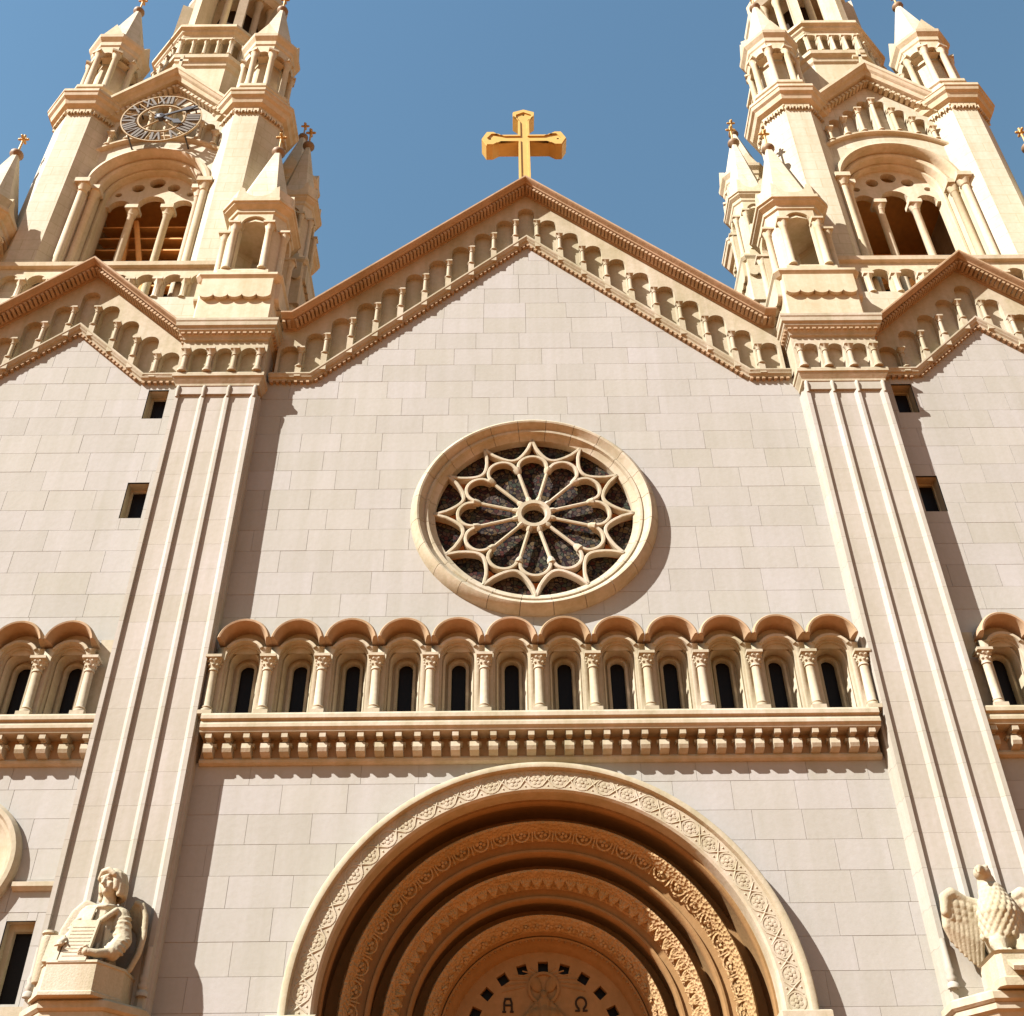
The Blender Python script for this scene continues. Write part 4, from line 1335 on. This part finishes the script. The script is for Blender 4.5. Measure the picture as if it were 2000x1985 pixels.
def hand_mesh(o, f, u, s):
    """o wrist, f finger direction, u palm normal (towards the held thing), s thumb side"""
    f, u, s = Vector(f).normalized(), Vector(u).normalized(), Vector(s).normalized()
    o = Vector(o)
    q = Blob()
    q.ell(o + f * .07, (.062, .062, .062))
    for k in range(4):
        w = s * (.045 - .03 * k)
        p0 = o + f * .11 + w
        l = (.085, .098, .09, .07)[k]
        p1 = p0 + f * l * .5 - u * .004
        p2 = p1 + f * l * .3 + u * .03
        p3 = p2 + f * l * .1 + u * .035
        q.chain([tuple(o + f * .04 + w), tuple(p0), tuple(p1), tuple(p2), tuple(p3)], [.024, .0165, .0155, .014, .012])
    t0 = o + f * .04 + s * .05
    q.chain([tuple(t0), tuple(t0 + s * .04 + f * .045), tuple(t0 + s * .045 + f * .09 + u * .03)], [.022, .018, .014])
    return q.fuse(.0075, 2)
KX = .86
part('hand', hand_mesh(A_(.16, -.57, .67), (-1, -.25, .05), (0, .6, -.8), (.1, -.4, .9)), 'statue', ang, at=(0, 0, 0))
part('hand', hand_mesh(A_(-.42, -.48, .88), (-.3, -.6, -.6), (.6, -.3, .4), (.9, .1, .2)), 'statue', ang, at=(0, 0, 0))
# wings
KX = .93
def wing(pts_in, pts_out, th0, flutes):
    w = Blob()
    n = len(pts_in)
    for i in range(n - 1):
        w.slab([pts_in[i], pts_out[i], pts_out[i + 1], pts_in[i + 1]], th0)
    w.chain(pts_out, [.05] * n)
    for f in flutes:
        w.chain(f, [.028] * len(f))
    return w.fuse(.018, 3)
wl_o = [A_(-.28, .30, 1.72), A_(-.46, .28, 1.78), A_(-.64, .30, 1.62), A_(-.78, .32, 1.32), A_(-.83, .32, 1.0), A_(-.80, .30, .7)]
wl_i = [A_(-.20, .32, 1.45), A_(-.26, .32, 1.4), A_(-.34, .34, 1.25), A_(-.38, .34, 1.05), A_(-.42, .34, .85), A_(-.45, .34, .6)]
part('wing', wing(wl_i, wl_o, .10, [[tuple(Vector(a) * (1 - t) + Vector(b_) * t) for a, b_ in zip(wl_i, wl_o)] for t in (.3, .55, .8)]), 'statue', ang, at=(0, 0, 0))
wr_o = [A_(.40, .34, 1.62), A_(.52, .20, 1.74), A_(.64, .16, 1.68), A_(.74, .14, 1.48), A_(.79, .12, 1.15), A_(.76, .10, .85), A_(.66, .08, .58), A_(.48, .06, .45)]
wr_i = [A_(.34, .40, 1.35), A_(.44, .42, 1.36), A_(.52, .42, 1.3), A_(.58, .40, 1.2), A_(.60, .38, 1.0), A_(.56, .36, .8), A_(.48, .34, .62), A_(.36, .3, .5)]
part('wing', wing(wr_i, wr_o, .10, [[tuple(Vector(a) * (1 - t) + Vector(b_) * t) for a, b_ in zip(wr_i, wr_o)] for t in (.3, .55, .8)]), 'statue', ang, at=(0, 0, 0))
# open book standing on a draped block, scroll at the left
bk = G()
bk.prism_x([(-.62, .52), (-.34, 1.26), (-.26, 1.26), (-.52, .50)], -7.50 - .34, -7.50 + .10)
bk.v = [(x, y - 1.2, z + 6.90) for x, y, z in bk.v]
part('book_page', bk, 'statue', ang, label='upright right page with ruled lines')
bk = G()
bk.prism_x([(-.60, .52), (-.46, .98), (-.38, .98), (-.50, .50)], -7.50 - .60, -7.50 - .37)
bk.v = [(x, y - 1.2, z + 6.90) for x, y, z in bk.v]
part('book_page', bk, 'statue', ang, label='shorter left page with ruled lines')
g = G()
for k in range(9):
    z = .60 + k * .065
    t_ = (z - .52) / .74
    yy = -.62 + .28 * t_
    g.box(-7.50 - .30, -7.50 + .06, -1.2 + yy - .007, -1.2 + yy + .02, 6.9 + z, 6.9 + z + .014)
part('ruled_lines', g, 'statue', ang, kind='stuff')
part('scroll', G().lathe([(.11, .28), (.12, .30), (.12, 1.0), (.09, 1.03), (.13, 1.06), (.12, 1.10), (.02, 1.12)], 12, (-7.50 - .70, -1.2 - .25, 6.90)), 'statue', ang, smooth=40)
part('draped_block', G().loft([[(-7.5 + x * k, -1.2 + y * k, 6.9 + z) for x, y in ((-.80, -.20), (-.52, -.62), (.30, -.62), (.62, -.10), (.66, .50), (-.80, .50))] for k, z in ((1.02, 0), (1.02, .05), (.98, .07), (.96, .48), (.99, .50), (.97, .54))]), 'statue', ang)

# eagle
eag = thing('eagle_statue', 'stone eagle with half spread wings on a block, on the right pedestal', 'statue', (7.53, -1.2, 6.90))
def E_(x, y, z):
    return (7.50 + x, -1.2 + y, 6.90 + z)
b = Blob()
b.chain([E_(.10, .20, .72), E_(.06, .0, 1.02), E_(.04, -.10, 1.34), E_(.05, -.06, 1.62), E_(.02, -.10, 1.86)], [.24, .33, .31, .20, .15])
b.ell(E_(-.03, -.16, 1.97), (.145, .18, .13), (0, 0, radians(-30)))
b.chain([E_(-.10, -.28, 2.0), E_(-.17, -.40, 1.97), E_(-.19, -.42, 1.89)], [.075, .05, .025])
b.cap(E_(-.13, -.22, 2.03), E_(.02, -.27, 2.04), .04, .04, 8)
b.cap(E_(-.13, -.30, 1.92), E_(-.05, -.2, 1.90), .03, .05, 8)
b.chain([E_(.04, -.05, 1.02), E_(-.10, -.22, .78), E_(-.10, -.30, .60)], [.22, .15, .09])
b.chain([E_(.24, -.05, 1.02), E_(.28, -.20, .78), E_(.28, -.28, .60)], [.22, .15, .09])
for fx in (-.10, .28):
    for k in (-1, 0, 1):
        b.chain([E_(fx, -.28, .58), E_(fx + k * .07, -.42, .60), E_(fx + k * .085, -.50, .53)], [.05, .042, .02])
b.chain([E_(.12, .3, .8), E_(.14, .5, .35)], [.2, .12])
rndf = random.Random(4)
for row in range(10):                                 # breast feathers in overlapping rows
    z = .92 + row * .088
    rr = .33 if z < 1.3 else .33 - (z - 1.3) * .42
    yc = 0 - .10 * min(1, (z - .9) / .4)
    for k in range(9):
        a = radians(-168 + k * 19 + (row % 2) * 9.5)
        b.ell(E_(.05 + rr * cos(a), yc + rr * sin(a), z), (.05, .05, .07))
part('body', b.fuse(.016, 2), 'statue', eag, at=(0, 0, 0))
def eagle_wing(s):
    parts_ = []
    w = Blob()
    sh = [E_(s * .18, .10, 1.50), E_(s * .45, .06, 1.56), E_(s * .68, -.02, 1.68), E_(s * .84, -.06, 1.60), E_(s * .90, -.05, 1.35)]
    w.chain(sh, [.12, .11, .10, .09, .07])
    for row in range(3):
        for k in range(5):
            w.ell(E_(s * (.28 + k * .13), .02 + row * .02 - k * .02, 1.42 - row * .11 + k * .025), (.085, .05, .10))
    for k in range(8):                                # long flight feathers
        t_ = k / 7
        top = Vector(E_(s * (.86 - .62 * t_), .02 + .05 * t_, 1.36 - .1 * t_))
        end = Vector(E_(s * (.84 - .50 * t_), .10 + .12 * t_, .92 - .62 * t_ + .22 * t_ * t_))
        w.chain([tuple(top), tuple((top + end) / 2 + Vector((s * .05 * (1 - t_), -.03, 0))), tuple(end)], [.075, .07, .03])
    return w.fuse(.017, 2)
part('wing', eagle_wing(-.88), 'statue', eag, at=(0, 0, 0))
part('wing', eagle_wing(.88), 'statue', eag, at=(0, 0, 0))
part('perch_block', G().cham([(.52, .08, 6.90), (.52, .08, 7.02), (.46, .08, 7.06), (.44, .08, 7.42), (.48, .08, 7.46)], (7.62, -1.3)), 'statue', eag)
part('book', G().prism_x([(-1.95, 7.16), (-1.55, 7.46), (-1.2, 7.50), (-1.2, 7.42), (-1.55, 7.38), (-1.92, 7.10)], 7.32, 8.0), 'statue', eag)

# tympanum relief: enthroned figure with halo
r = Blob()
r.ell((0, 1.95, 7.62), (.13, .10, .20))
r.ell((0, 1.93, 7.86), (.075, .08, .10))
r.chain([(-.12, 1.95, 7.72), (-.30, 1.93, 7.52), (-.52, 1.94, 7.30)], [.06, .05, .035])
r.chain([(.12, 1.95, 7.72), (.30, 1.93, 7.52), (.52, 1.94, 7.30)], [.06, .05, .035])
for k in (-1, 0, 1):
    r.chain([(k * .06, 1.87, 7.78), (k * .07, 1.84, 7.2)], [.03, .045])
r.chain([(-.16, 1.95, 7.5), (.16, 1.95, 7.5)], [.15, .15])
r.chain([(0, 1.95, 7.5), (0, 1.95, 7.0)], [.2, .24])
for s in (-1, 1):
    r.ell((s * .15, 1.97, 8.08), (.11, .05, .17), (0, s * .5, 0))
    r.ell((s * .085, 1.88, 7.72), (.022, .02, .1))
r.cap((0, 1.86, 7.88), (0, 1.85, 7.84), .016, .02, 8)
part('relief_figure', r.fuse(.018, 2), 'portal', ty, at=(0, 0, 0))
part('halo', G().arc([(.30, 1.99), (.30, 1.94), (.25, 1.93), (.24, 1.99)], 0, 8.0, 0, 2 * pi, 32), 'portal', ty, smooth=30)

for o in sc.objects:
    if o.parent is None and o.name.startswith(('angel_statue', 'eagle_statue', 'statue_pedestal')):
        o.location += Vector((0, .45, .12))
ty.location += Vector((0, .30, .10))
for o in ty.children:
    if o.name.startswith('letter'):
        o.location.z += .09
